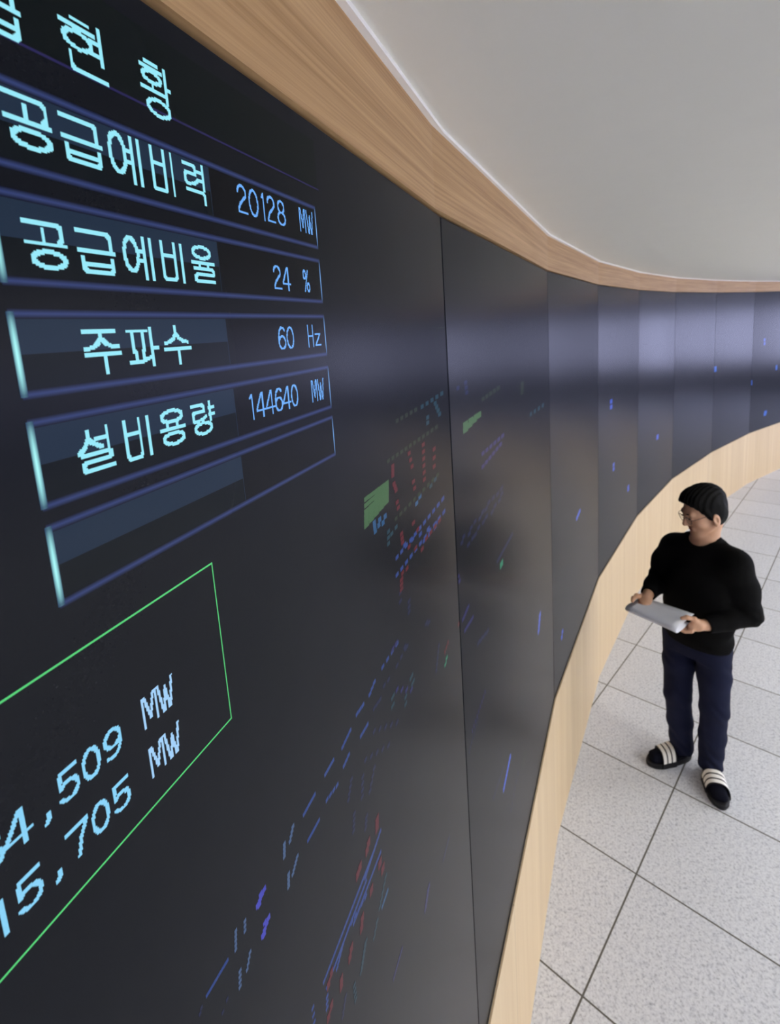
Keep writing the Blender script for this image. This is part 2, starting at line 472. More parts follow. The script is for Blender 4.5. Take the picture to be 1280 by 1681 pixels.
M_LABEL = glow('lit_label_pixels', (0.33, 0.86, 1.0, 1), 1.0)
M_VALUE = glow('lit_value_pixels', (0.16, 0.44, 0.98, 1), 1.0)
M_GVAL = glow('lit_total_pixels', (0.26, 0.68, 0.98, 1), 1.0)
M_GMW = glow('lit_unit_pixels', (0.38, 0.66, 0.98, 1), 1.0)
M_GREEN = glow('lit_green_line', (0.10, 0.68, 0.20, 1), 1.0)
M_BAND = glow_profile('row_border_glow', (0.032, 0.050, 0.165, 1), (0.001, 0.001, 0.004, 1), 'v', 1.1)
M_FILLT = glow('row_fill_lit', (0.011, 0.024, 0.050, 1), 1.0)
M_FILLB = glow('row_fill_dark', (0.001, 0.003, 0.005, 1), 1.0)
M_FILLR = glow('row_fill_value', (0.0006, 0.0006, 0.0015, 1), 1.0)
M_BARL = glow_profile('row_bar_cyan', (0.42, 1.0, 1.0, 1), (0.012, 0.035, 0.10, 1), 'u', 0.7, True)
M_BARR = glow_profile('row_bar_blue', (0.22, 0.50, 1.0, 1), (0.006, 0.010, 0.04, 1), 'u', 0.7, True)
M_THIN = glow_profile('header_line_glow', (0.022, 0.018, 0.10, 1), (0.001, 0.001, 0.003, 1), 'v', 0.8)
M_HEAD = glow('header_fill', (0.0003, 0.0022, 0.0022, 1), 1.0)

UL, UR, US = -0.7965, -0.4805, -0.6400
def text(parent, name, chars, stroke, mat):
    Q = Quads()
    for ch, u0, u1, z0, z1 in chars: letter(Q, ch, u0, u1, z0, z1, stroke)
    o = Q.build(name, mat, parent)
    return o

def row(zt, zb, label, value, unit, filled=True):
    Q = Quads(); w = 0.0050
    o_ = 0.00006
    a = lambda u: u+UOFF
    Q.add(NP, a(UL+.001), (zt+zb)/2, a(US), zt, o_, 1); Q.add(NP, a(UL+.001), zb, a(US), (zt+zb)/2, o_, 2); Q.add(NP, a(US), zb, a(UR), zt, o_, 3)
    for z in (zt, zb):
        Q.add(NP, a(UL-.001), z-w/2, a(UR+.0008), z+w/2  , 0.00012, 0)
    Q.add(NP, a(US)-.0003, zb+w/2, a(US)+.0003, zt-w/2  , 0.00012, 1)
    r = Q.build('readout_row', [M_BAND, M_FILLT, M_FILLB, M_FILLR], wall)
    B = Quads(); B.add(NP, a(UL-.0019), zb-.001, a(UL+.0019), zt+.001, 0.00016); B.build('light_bar', M_BARL, r)
    B = Quads(); B.add(NP, a(UR-.0011), zb-.001, a(UR+.0011), zt+.001, 0.00016); B.build('light_bar', M_BARR, r)
    if label: text(r, 'label_text', label, 0.0023, M_LABEL)
    if value: text(r, 'value_text', value, 0.0018, M_VALUE)
    if unit: text(r, 'unit_text', unit, 0.0016, M_VALUE)
    return r

# ---- header strip with the end of its title
Q = Quads()
Q.add(NP, UOFF-1.05, 2.726, UOFF+UR+.01, 2.772, 0.00006, 1)
Q.add(NP, UOFF-1.05, 2.7252, UOFF+UR+.012, 2.7272  , 0.00012, 0)
hdr = Q.build('header_strip', [M_THIN, M_HEAD], wall)
for g in (('급', -.7935, -.768, 2.7265, 2.7525), ('현', -.7455, -.7205, 2.7262, 2.7535), ('황', -.694, -.670, 2.7232, 2.7535)):
    text(hdr, 'title_letter', [g], 0.0022, M_LABEL)

zl = (2.7025, 2.6775)
row(2.7065, 2.6685, [('공', -.783, -.7605, zl[1]+.001, zl[0]), ('급', -.7538, -.7315, zl[1]+.001, zl[0]), ('예', -.7255, -.7028, zl[1]-.0005, zl[0]+.0005), ('비', -.6950, -.6765, zl[1]-.0005, zl[0]), ('력', -.6655, -.6455, zl[1]-.0005, zl[0]-.0005)],
    [('2', -.6085, -.5965, 2.6795, 2.7005), ('0', -.5935, -.5805, 2.6795, 2.7005), ('1', -.5775, -.5680, 2.6795, 2.7005), ('2', -.5675, -.5555, 2.6795, 2.7005), ('8', -.5520, -.5385, 2.6795, 2.7005)],
    [('M', -.5130, -.5018, 2.6800, 2.7003), ('W', -.4995, -.4870, 2.6800, 2.7003)])
row(2.6553, 2.6150, [('공', -.7830, -.7625, 2.6222, 2.6450), ('급', -.7543, -.7328, 2.6222, 2.6450), ('예', -.7255, -.7040, 2.6220, 2.6455), ('비', -.6960, -.6778, 2.6220, 2.6455), ('율', -.6680, -.6460, 2.6225, 2.6470)],
    [('2', -.5680, -.5560, 2.6232, 2.6430), ('4', -.5535, -.5405, 2.6232, 2.6430)], [('%', -.5160, -.5045, 2.6240, 2.6435)])
row(2.6000, 2.5615, [('주', -.7605, -.7380, 2.5683, 2.5922), ('파', -.7310, -.7095, 2.5695, 2.5922), ('수', -.7030, -.6808, 2.5690, 2.5925)],
    [('6', -.5700, -.5575, 2.5708, 2.5905), ('0', -.5560, -.5437, 2.5708, 2.5905)], [('H', -.5170, -.5060, 2.5708, 2.5910), ('z', -.5030, -.4912, 2.5708, 2.5910)])
row(2.5478, 2.5060, [('설', -.7735, -.7530, 2.5160, 2.5390), ('비', -.7437, -.7255, 2.5155, 2.5390), ('용', -.7160, -.6950, 2.5175, 2.5395), ('량', -.6870, -.6650, 2.5180, 2.5395)],
    [('1', -.6235, -.6135, 2.5178, 2.5380), ('4', -.6130, -.5995, 2.5178, 2.5380), ('4', -.5990, -.5857, 2.5178, 2.5380), ('6', -.5850, -.5725, 2.5178, 2.5380), ('4', -.5722, -.5590, 2.5178, 2.5380), ('0', -.5580, -.5460, 2.5178, 2.5380)],
    [('M', -.5190, -.5080, 2.5172, 2.5375), ('W', -.5060, -.4938, 2.5172, 2.5375)])
row(2.4948, 2.4545, None, None, None)

# ---- green box with two totals
Q = Quads()
gl = 0.0006
for z in (2.4255, 2.3015): Q.add(NP, UOFF-1.02, z-gl, UOFF-.6863, z+gl  , 0.00012)
for u in (-.6863, -1.02): Q.add(NP, UOFF+u-gl*.8, 2.3015-gl, UOFF+u+gl*.8, 2.4255+gl  , 0.00012)
gbox = Q.build('green_box', M_GREEN, wall)
def total(name, s, z0, z1, sh=0.0):
    pos = {1: (-.8415, -.8290), 0: (-.8545, -.8420)}
    cells = [(-.8545, -.8420), (-.8413, -.8290), (-.8260, -.8160), (-.8148, -.8030), (-.8010, -.7905), (-.7875, -.7760)]
    return text(gbox, name, [(ch, c[0]+sh, c[1]+sh, z0, z1) for ch, c in zip(s, cells)], 0.0020, M_GVAL)
total('value_text', '84,509', 2.3535, 2.3705)
total('value_text', '15,705', 2.3200, 2.3370)
for z in (2.3537, 2.3198):
    text(gbox, 'unit_text', [('M', -.7605, -.7490, z, z+.0185), ('W', -.7478, -.7358, z, z+.0185)], 0.0019, M_GMW)

# ---- the network diagram: small lit cells, on several facets
CELLCOL = {'b': (.020, .052, .22), 'r': (.095, .010, .018), 'g': (.050, .125, .050), 'o': (.018, .030, .018), 't': (.012, .046, .068), 'c': (.020, .085, .20), 'd': (.008, .013, .055),
           'v': (.020, .020, .11), 'p': (.055, .10, .21), 'V': (.055, .060, .44), 'B': (.040, .095, .56), 'S': (.03, .12, .56), 'e': (.015, .22, .12)}
CELLMAT = {k: glow('lit_cell_'+n, c+(1,), 1.0) for (k, c), n in zip(CELLCOL.items(), ('blue', 'red', 'green', 'olive', 'teal', 'sky', 'dim_blue', 'violet', 'pale', 'indigo', 'bright_blue', 'azure', 'emerald'))}
CELLS = {
 (0,'V'): [(0.6533,2.1325,0.0066,0.0049),(0.65,2.1314,0.0065,0.0049),(0.6467,2.1304,0.0064,0.0048),(0.6434,2.1294,0.0063,0.0048),(0.6483,2.1344,0.0064,0.0034),(0.6469,2.1307,0.0064,0.0034),(0.6454,2.1269,0.0063,0.0034),(0.6543,2.1029,0.0067,0.005),(0.6511,2.1012,0.0066,0.0049),(0.648,2.0996,0.0065,0.0049),(0.645,2.0979,0.0064,0.0049),(0.6492,2.1052,0.0065,0.0034),(0.6479,2.1004,0.0065,0.0034),(0.6466,2.0957,0.0064,0.0034)],
 (0,'b'): [(1.0116,2.2623,0.017,0.0059),(1.0319,2.2622,0.0179,0.0061),(1.0532,2.2621,0.0189,0.0063),(1.0757,2.2619,0.02,0.0064),(1.0994,2.2618,0.0211,0.0066),(1.1244,2.2617,0.0224,0.0068),(1.1509,2.2615,0.0238,0.007),(1.179,2.2614,0.0253,0.0072),(1.2088,2.2612,0.0269,0.0074),(1.2405,2.2611,0.0287,0.0077),(1.2743,2.2609,0.0307,0.0079),(1.007,2.238,0.0169,0.0059),(1.0277,2.2377,0.0178,0.0061),(1.0495,2.2374,0.0189,0.0063),(1.0725,2.237,0.0199,0.0064),(1.0968,2.2367,0.0211,0.0066),(1.1225,2.2363,0.0224,0.0068),(1.1498,2.2358,0.0238,0.007),(1.1787,2.2354,0.0254,0.0072),(1.2095,2.2349,0.0271,0.0075),(1.2423,2.2344,0.0289,0.0077),(1.2774,2.2339,0.031,0.008),(1.0468,2.2663,0.0186,0.0062),(1.084,2.259,0.0204,0.0065),(1.1248,2.2511,0.0225,0.0068),(1.1698,2.2423,0.0249,0.0071),(1.2195,2.2326,0.0276,0.0075),(1.1439,2.2326,0.0235,0.007),(1.1771,2.2307,0.0253,0.0072),(1.2127,2.2286,0.0273,0.0075),(0.9883,2.1418,0.0164,0.0059),(0.9685,2.1428,0.0156,0.0058),(0.9496,2.1438,0.0148,0.0056),(0.9317,2.1448,0.0141,0.0055),(0.901,2.1439,0.0129,0.0053),(0.8933,2.1415,0.0126,0.0052),(0.8857,2.1392,0.0123,0.0052),(0.8634,2.1406,0.0115,0.005),(0.8549,2.1415,0.0111,0.0049),(0.8466,2.1424,0.0108,0.0049),(0.8255,2.1373,0.0101,0.0047),(0.8188,2.1362,0.0099,0.0047),(0.8123,2.1352,0.0097,0.0046),(0.8059,2.1341,0.0095,0.0046),(0.7819,2.1378,0.0087,0.0044),(0.7763,2.1378,0.0085,0.0043),(0.7708,2.1377,0.0083,0.0043),(0.7654,2.1377,0.0082,0.0043),(0.7407,2.1366,0.0074,0.0041),(0.7355,2.1364,0.0073,0.004),(0.7305,2.1363,0.0071,0.004),(0.7256,2.1361,0.007,0.004),(0.7207,2.1359,0.0069,0.0039),(0.7436,2.1043,0.0076,0.0041),(0.7384,2.1044,0.0074,0.0041),(0.7332,2.1045,0.0073,0.0041),(0.7282,2.1046,0.0071,0.004),(0.7233,2.1047,0.007,0.004),(0.8706,2.1078,0.0118,0.0051),(0.8617,2.1083,0.0115,0.005),(0.853,2.1088,0.0112,0.0049),(0.8171,2.1135,0.0099,0.0047),(0.8112,2.1124,0.0097,0.0046),(0.8054,2.1114,0.0095,0.0046),(0.786,2.1045,0.0089,0.0045),(0.7783,2.1062,0.0086,0.0044),(0.7707,2.1078,0.0084,0.0043),(0.7633,2.1093,0.0082,0.0043),(0.6043,2.1291,0.004,0.0031),(0.6014,2.1293,0.0039,0.0031),(0.5986,2.1295,0.0039,0.003),(0.5958,2.1297,0.0038,0.003),(0.593,2.1298,0.0037,0.003),(0.5903,2.13,0.0037,0.003),(0.5876,2.1302,0.0036,0.0029),(0.585,2.1303,0.0036,0.0029),(0.5824,2.1305,0.0035,0.0029),(0.8828,1.9421,0.0128,0.0054),(0.8753,1.9407,0.0125,0.0053),(0.8679,1.9393,0.0122,0.0052),(0.8607,1.938,0.0119,0.0052),(0.8536,1.9367,0.0117,0.0051),(0.8466,1.9354,0.0114,0.0051),(0.8398,1.9341,0.0112,0.005),(0.8331,1.9329,0.011,0.005),(0.8573,1.9382,0.0118,0.0052),(0.8488,1.938,0.0115,0.0051),(0.8405,1.9379,0.0112,0.005),(0.8324,1.9377,0.0109,0.005),(0.8245,1.9376,0.0106,0.0049),(0.8167,1.9374,0.0104,0.0049),(0.8092,1.9373,0.0101,0.0048),(0.8018,1.9371,0.0099,0.0048),(0.7946,1.937,0.0096,0.0047),(0.7875,1.9368,0.0094,0.0047),(0.7806,1.9367,0.0092,0.0046),(0.7739,1.9366,0.0089,0.0046),(0.7673,1.9364,0.0087,0.0045),(0.7608,1.9363,0.0085,0.0045),(0.7545,1.9362,0.0083,0.0044),(0.7483,1.9361,0.0081,0.0044),(0.7422,1.9359,0.0079,0.0043),(0.7362,1.9358,0.0078,0.0043),(0.7304,1.9357,0.0076,0.0042),(0.7247,1.9356,0.0074,0.0042),(0.8318,1.9262,0.0109,0.005),(0.8248,1.9259,0.0107,0.0049),(0.8178,1.9257,0.0104,0.0049),(0.811,1.9255,0.0102,0.0048),(0.8044,1.9252,0.01,0.0048),(0.7979,1.925,0.0098,0.0047),(0.7915,1.9248,0.0095,0.0047),(0.7852,1.9246,0.0093,0.0047),(0.779,1.9244,0.0091,0.0046),(0.773,1.9241,0.0089,0.0046),(0.7671,1.9239,0.0087,0.0045),(0.7613,1.9237,0.0086,0.0045),(0.7556,1.9235,0.0084,0.0044),(0.75,1.9234,0.0082,0.0044),(0.7445,1.9232,0.008,0.0044),(0.7391,1.923,0.0079,0.0043),(0.7339,1.9228,0.0077,0.0043),(0.7287,1.9226,0.0076,0.0042),(0.8777,1.9152,0.0127,0.0053),(0.8686,1.9152,0.0123,0.0053),(0.8597,1.9152,0.012,0.0052),(0.851,1.9151,0.0116,0.0051),(0.8425,1.9151,0.0113,0.0051),(0.8343,1.9151,0.011,0.005),(0.8262,1.915,0.0108,0.005),(0.8183,1.915,0.0105,0.0049),(0.8106,1.9149,0.0102,0.0048),(0.8031,1.9149,0.01,0.0048),(0.7957,1.9149,0.0097,0.0047),(0.8287,1.9095,0.0109,0.005),(0.8188,1.9128,0.0105,0.0049),(0.8091,1.916,0.0102,0.0048),(0.7998,1.9192,0.0098,0.0048),(0.7907,1.9222,0.0095,0.0047),(0.7819,1.9251,0.0092,0.0046),(0.7665,1.9228,0.0087,0.0045),(0.7624,1.9207,0.0086,0.0045),(0.7585,1.9187,0.0085,0.0045),(0.7545,1.9167,0.0084,0.0044),(0.7507,1.9147,0.0083,0.0044),(0.7268,1.9127,0.0075,0.0042),(0.7258,1.907,0.0075,0.0042),(0.7247,1.9014,0.0075,0.0042),(0.701,1.9377,0.0067,0.004),(0.7008,1.9293,0.0067,0.004),(0.7007,1.9208,0.0068,0.004)],
 (0,'c'): [(0.9386,2.3417,0.0137,0.0068),(0.9573,2.339,0.0145,0.007),(0.977,2.3362,0.0153,0.0072),(0.939,2.3357,0.0137,0.0068),(0.953,2.3332,0.0143,0.007),(0.9677,2.3306,0.0149,0.0071),(0.94,2.3295,0.0138,0.0053),(1.1151,2.307,0.0217,0.0067),(1.1341,2.3116,0.0227,0.0068),(0.8901,1.8407,0.0134,0.0055),(0.8819,1.8405,0.013,0.0055),(0.8739,1.8404,0.0127,0.0054)],
 (0,'d'): [(1.0153,2.2063,0.0174,0.006),(1.0129,2.194,0.0173,0.006),(1.05,2.1739,0.0191,0.0063),(1.0484,2.1658,0.0191,0.0063),(1.0469,2.1578,0.019,0.0063),(1.0183,2.1182,0.0179,0.0062),(1.0275,2.1123,0.0183,0.0062),(1.1295,2.0911,0.0234,0.007),(1.1415,2.084,0.024,0.0071),(1.0217,2.1136,0.018,0.0062),(1.0017,2.1129,0.0171,0.006),(0.9827,2.1121,0.0163,0.0059),(0.9478,2.1145,0.0148,0.0056),(0.9319,2.1175,0.0142,0.0055),(0.9145,2.1095,0.0135,0.0054),(0.9046,2.1109,0.0131,0.0053),(0.895,2.1122,0.0127,0.0053),(0.9676,2.0333,0.0159,0.0059),(0.9464,2.0471,0.015,0.0057),(0.9264,2.0602,0.0141,0.0055),(0.9075,2.0725,0.0133,0.0054),(0.8897,2.0841,0.0126,0.0052),(0.9313,2.0279,0.0144,0.0056),(0.9117,2.0394,0.0136,0.0055),(0.8932,2.0504,0.0128,0.0053),(0.8756,2.0607,0.0121,0.0052),(0.859,2.0705,0.0115,0.005),(0.8477,2.0574,0.0111,0.005),(0.8457,2.0501,0.0111,0.005),(0.8438,2.0428,0.011,0.005),(0.8418,2.0356,0.011,0.0049),(0.8811,2.0385,0.0124,0.0052),(0.8752,2.033,0.0122,0.0052),(0.8694,2.0276,0.012,0.0052),(0.8637,2.0222,0.0118,0.0051),(0.8184,2.0359,0.0102,0.0048),(0.8168,2.03,0.0101,0.0048),(0.8151,2.0241,0.0101,0.0048),(0.8135,2.0182,0.01,0.0048),(0.8486,2.0009,0.0113,0.005),(0.8462,1.9954,0.0112,0.005),(0.8438,1.9898,0.0112,0.005),(0.8188,2.0807,0.01,0.0047),(0.8152,2.0754,0.0099,0.0047),(0.8116,2.0702,0.0098,0.0047),(0.8081,2.0651,0.0097,0.0047),(0.5762,2.1288,0.0034,0.0029),(0.5744,2.1267,0.0034,0.0029),(0.5992,2.1014,0.0039,0.0031),(0.5937,2.0981,0.0038,0.003),(1.1879,1.5995,0.0287,0.008),(1.1763,1.5993,0.0281,0.0079),(1.165,1.5991,0.0274,0.0078),(1.1539,1.5988,0.0268,0.0077),(0.7621,1.8598,0.0087,0.0046),(0.7588,1.8556,0.0086,0.0045),(0.7556,1.8515,0.0086,0.0045),(0.7524,1.8474,0.0085,0.0045),(1.1944,2.0074,0.0156,0.0087),(1.1884,1.9991,0.0154,0.0086),(1.1825,1.9909,0.0152,0.0086),(1.1766,1.9827,0.0151,0.0085),(1.1707,1.9746,0.0149,0.0085)],
 (0,'e'): [(1.2433,1.9504,0.0217,0.0069),(1.2325,1.9448,0.0212,0.0068)],
 (0,'g'): [(0.9176,2.3657,0.015,0.0059),(0.9164,2.3598,0.015,0.0059),(0.9153,2.354,0.0149,0.0059),(0.9142,2.3481,0.0149,0.0059),(0.9203,2.3804,0.0151,0.0059),(0.9189,2.373,0.015,0.0059),(0.9176,2.3657,0.015,0.0059),(0.9336,2.3656,0.0157,0.006),(0.9326,2.3602,0.0157,0.006),(0.9315,2.3548,0.0157,0.006),(0.9305,2.3495,0.0156,0.006),(0.9363,2.3798,0.0158,0.006),(0.935,2.3731,0.0158,0.006),(0.9337,2.3663,0.0157,0.006),(0.9504,2.3654,0.0165,0.0061),(0.9494,2.3606,0.0165,0.0061),(0.9485,2.3557,0.0164,0.0061),(0.9476,2.3508,0.0164,0.0061),(0.953,2.3793,0.0166,0.0061),(0.9518,2.3731,0.0165,0.0061),(0.9507,2.367,0.0165,0.0061),(0.968,2.3653,0.0173,0.0063),(0.9671,2.361,0.0173,0.0063),(0.9663,2.3566,0.0173,0.0063),(0.9655,2.3523,0.0173,0.0063),(0.9705,2.3787,0.0174,0.0063),(0.9695,2.3732,0.0174,0.0063),(0.9684,2.3676,0.0174,0.0063),(0.9865,2.3651,0.0182,0.0065),(0.9857,2.3614,0.0182,0.0065),(0.985,2.3576,0.0182,0.0064),(0.9843,2.3538,0.0182,0.0064),(0.9889,2.378,0.0183,0.0065),(0.988,2.3732,0.0183,0.0065),(0.9871,2.3684,0.0183,0.0065)],
 (0,'o'): [(1.003,2.4061,0.0161,0.0057),(1.0206,2.4059,0.0169,0.0059),(1.0391,2.4057,0.0177,0.006),(1.0584,2.4055,0.0186,0.0061),(1.0787,2.4053,0.0196,0.0063),(1.1,2.4051,0.0206,0.0064),(1.1224,2.4048,0.0217,0.0066),(1.1461,2.4046,0.0229,0.0068),(1.171,2.4043,0.0242,0.007),(1.1973,2.4041,0.0256,0.0072),(1.2252,2.4038,0.0272,0.0074),(1.2547,2.4035,0.0288,0.0076),(1.0482,2.4537,0.018,0.006),(1.0689,2.4539,0.0189,0.0062),(1.0907,2.4542,0.0199,0.0063),(1.1137,2.4545,0.0211,0.0065),(1.1379,2.4547,0.0223,0.0067),(1.0176,2.318,0.0171,0.0059),(1.0377,2.3178,0.018,0.0061),(1.0589,2.3177,0.019,0.0062),(1.0813,2.3175,0.02,0.0064),(1.1048,2.3173,0.0212,0.0066),(1.1297,2.3171,0.0224,0.0068),(1.1561,2.3169,0.0238,0.007),(1.184,2.3167,0.0253,0.0072),(1.2137,2.3165,0.0269,0.0074),(1.2452,2.3162,0.0287,0.0076)],
 (0,'p'): [(0.701,2.1426,0.0063,0.0043),(0.6988,2.1399,0.0062,0.0043),(0.6967,2.1372,0.0062,0.0043),(0.6945,2.1345,0.0061,0.0043),(0.686,2.1408,0.0059,0.0037),(0.6853,2.1372,0.0059,0.0037),(0.6847,2.1335,0.0059,0.0037),(0.684,2.1298,0.0059,0.0037),(0.7025,2.1089,0.0064,0.0038),(0.7001,2.1069,0.0064,0.0038),(0.6979,2.1049,0.0063,0.0038),(0.6956,2.1029,0.0062,0.0038),(0.6933,2.1009,0.0062,0.0038),(0.6872,2.1081,0.006,0.0037),(0.6865,2.1044,0.006,0.0037),(0.6858,2.1006,0.006,0.0037),(0.6852,2.0969,0.006,0.0037),(0.6271,2.1351,0.0045,0.0032),(0.6265,2.1313,0.0045,0.0032),(0.6258,2.1276,0.0045,0.0032),(0.6165,2.1398,0.0042,0.0032),(0.6158,2.1364,0.0042,0.0032),(0.6152,2.133,0.0042,0.0032),(0.6146,2.1295,0.0042,0.0032),(0.614,2.1261,0.0042,0.0031),(0.6282,2.1039,0.0046,0.0033),(0.6264,2.1009,0.0045,0.0033),(0.6246,2.0979,0.0045,0.0033),(0.6228,2.095,0.0044,0.0033),(0.6153,2.1043,0.0049,0.0032),(0.6146,2.1004,0.0049,0.0032),(0.6139,2.0965,0.0048,0.0032),(0.6132,2.0925,0.0048,0.0032)],
 (0,'r'): [(1.0184,2.3942,0.0169,0.0067),(1.0173,2.3883,0.0168,0.0067),(1.0161,2.3823,0.0168,0.0067),(1.0181,2.3691,0.0169,0.0059),(1.0216,2.3632,0.0171,0.0059),(1.0251,2.3573,0.0173,0.0059),(1.0263,2.3392,0.0174,0.006),(1.0293,2.33,0.0176,0.006),(1.0358,2.2878,0.018,0.0061),(1.0369,2.2806,0.0181,0.0061),(1.038,2.2734,0.0182,0.0061),(1.1053,2.346,0.0211,0.0066),(1.1088,2.3343,0.0213,0.0066),(1.1684,2.3909,0.0241,0.007),(1.1674,2.3792,0.0241,0.007),(1.1664,2.3675,0.0241,0.007),(1.1654,2.3558,0.0241,0.007),(1.1644,2.3441,0.0241,0.007),(1.1634,2.3323,0.0241,0.007),(1.0926,2.3947,0.0203,0.0064),(1.0976,2.3831,0.0206,0.0065),(1.1027,2.3713,0.0209,0.0065),(1.2327,2.3681,0.0277,0.0075),(1.2297,2.3529,0.0277,0.0075),(1.2268,2.3376,0.0276,0.0075),(1.0296,2.2297,0.018,0.0061),(1.0496,2.227,0.0189,0.0063),(1.0233,2.2226,0.0202,0.0061),(1.022,2.2156,0.0202,0.0061),(1.0206,2.2087,0.0202,0.0061),(1.0931,2.2826,0.0208,0.0065),(1.1127,2.2641,0.0218,0.0067),(1.0656,2.2548,0.0195,0.0064),(1.0962,2.2397,0.0211,0.0066),(1.1294,2.2235,0.0228,0.0069),(1.1568,2.2311,0.0242,0.0071),(1.1841,2.2305,0.0257,0.0073),(1.213,2.2299,0.0273,0.0075),(1.2437,2.2292,0.029,0.0077),(1.3547,1.9584,0.0319,0.0088),(0.8777,1.9688,0.0161,0.006),(0.8767,1.9635,0.016,0.006),(0.876,1.96,0.016,0.006),(0.875,1.9546,0.016,0.006),(0.8485,1.9665,0.0147,0.0058),(0.8476,1.9614,0.0146,0.0058),(0.8431,1.9622,0.0144,0.0058),(0.8422,1.9572,0.0144,0.0058),(0.8213,1.9628,0.0134,0.0056),(0.8204,1.9579,0.0134,0.0056),(0.8142,1.9611,0.0131,0.0055),(0.8133,1.9562,0.0131,0.0055),(0.876,1.9063,0.0162,0.0061),(0.875,1.9009,0.0162,0.0061),(0.8832,1.8893,0.0166,0.0062),(0.8821,1.8839,0.0166,0.0062),(0.8455,1.9014,0.0148,0.0059),(0.8446,1.8962,0.0147,0.0059),(0.8158,1.897,0.0134,0.0056),(0.8149,1.8921,0.0134,0.0056),(0.8125,1.889,0.0133,0.0056),(0.8116,1.884,0.0133,0.0056),(0.7843,1.8966,0.0121,0.0053),(0.7834,1.8919,0.012,0.0053),(0.7795,1.8915,0.0119,0.0053),(0.7786,1.8868,0.0118,0.0053),(0.7393,1.9271,0.0101,0.0049),(0.7385,1.9228,0.0101,0.0049),(0.732,1.9232,0.0099,0.0049),(0.7312,1.9189,0.0098,0.0049),(0.7571,1.8922,0.0109,0.0051),(0.7563,1.8877,0.0109,0.0051),(0.756,1.8862,0.0109,0.0051),(0.7552,1.8817,0.0109,0.0051),(0.7332,1.894,0.01,0.0049),(0.7324,1.8896,0.01,0.0049),(0.7259,1.8904,0.0097,0.0049),(0.7251,1.8861,0.0097,0.0049),(1.2578,1.9735,0.0133,0.0092),(1.2451,1.9718,0.013,0.0091),(1.2327,1.9702,0.0127,0.009)],
 (0,'t'): [(1.1743,2.4542,0.0242,0.007),(1.2039,2.4552,0.0257,0.0072),(1.2355,2.4562,0.0275,0.0074),(1.2691,2.4573,0.0294,0.0077),(1.3052,2.4585,0.0315,0.0079),(1.2558,2.4473,0.0287,0.0076),(1.2643,2.4393,0.0292,0.0076),(1.273,2.4312,0.0298,0.0077),(1.2819,2.4229,0.0303,0.0078),(1.2025,2.4309,0.0258,0.0072),(1.2008,2.4217,0.0257,0.0072),(0.985,2.3115,0.0157,0.0057),(0.9835,2.3035,0.0157,0.0057),(0.982,2.2955,0.0156,0.0057),(1.0153,2.3059,0.017,0.0059),(0.9966,2.3037,0.0162,0.0058),(1.1996,2.3097,0.0262,0.0073),(1.2293,2.3127,0.0278,0.0075),(0.9586,2.0806,0.0198,0.0058),(0.9564,2.069,0.0197,0.0058),(1.0082,2.0433,0.0177,0.0062),(1.0062,2.033,0.0176,0.0062),(1.0384,2.0548,0.0245,0.0064),(1.0431,2.0417,0.0248,0.0064),(0.8895,1.8663,0.0133,0.0055),(0.8833,1.8619,0.013,0.0054),(0.8772,1.8576,0.0128,0.0054),(0.8711,1.8533,0.0126,0.0054),(0.8652,1.8491,0.0124,0.0053),(0.8535,1.8409,0.012,0.0052),(0.8478,1.8369,0.0118,0.0052),(0.8422,1.833,0.0116,0.0052),(0.8186,1.8561,0.0137,0.005),(0.8153,1.8523,0.0136,0.005),(0.8119,1.8486,0.0134,0.0049),(0.8086,1.8449,0.0133,0.0049),(0.8053,1.8412,0.0131,0.0049),(0.802,1.8376,0.013,0.0049),(0.7827,1.8452,0.0094,0.0047),(0.7827,1.8383,0.0095,0.0047),(0.7828,1.8315,0.0095,0.0047),(0.7828,1.8246,0.0095,0.0047)],
 (0,'v'): [(0.9845,2.1449,0.0163,0.0059),(0.9709,2.1452,0.0157,0.0058),(0.9762,2.0786,0.0161,0.0059),(0.9947,2.065,0.017,0.006),(1.0141,2.0507,0.0179,0.0062),(1.0347,2.0356,0.0189,0.0064),(1.0552,1.6478,0.0214,0.0089),(1.05,1.644,0.0212,0.0089),(1.0449,1.6403,0.0209,0.0088),(1.0399,1.6365,0.0207,0.0088),(1.0349,1.6328,0.0205,0.0088),(0.9226,1.7006,0.0151,0.0059),(0.9147,1.7004,0.0148,0.0059),(0.9069,1.7001,0.0145,0.0058),(0.8992,1.6999,0.0142,0.0057),(0.8917,1.6997,0.0139,0.0057)],
 (1,'B'): [(0.4161,1.2664,0.0317,0.0171),(0.403,1.2626,0.0312,0.017),(0.3902,1.2589,0.0307,0.0169),(0.3775,1.2552,0.0302,0.0168),(0.365,1.2516,0.0298,0.0167),(0.3527,1.248,0.0293,0.0166),(0.3405,1.2444,0.0289,0.0164),(0.3285,1.2409,0.0285,0.0163),(1.0043,1.4113,0.0576,0.0225),(0.9922,1.3959,0.057,0.0224),(0.9803,1.3807,0.0565,0.0223),(0.9684,1.3655,0.056,0.0222)],
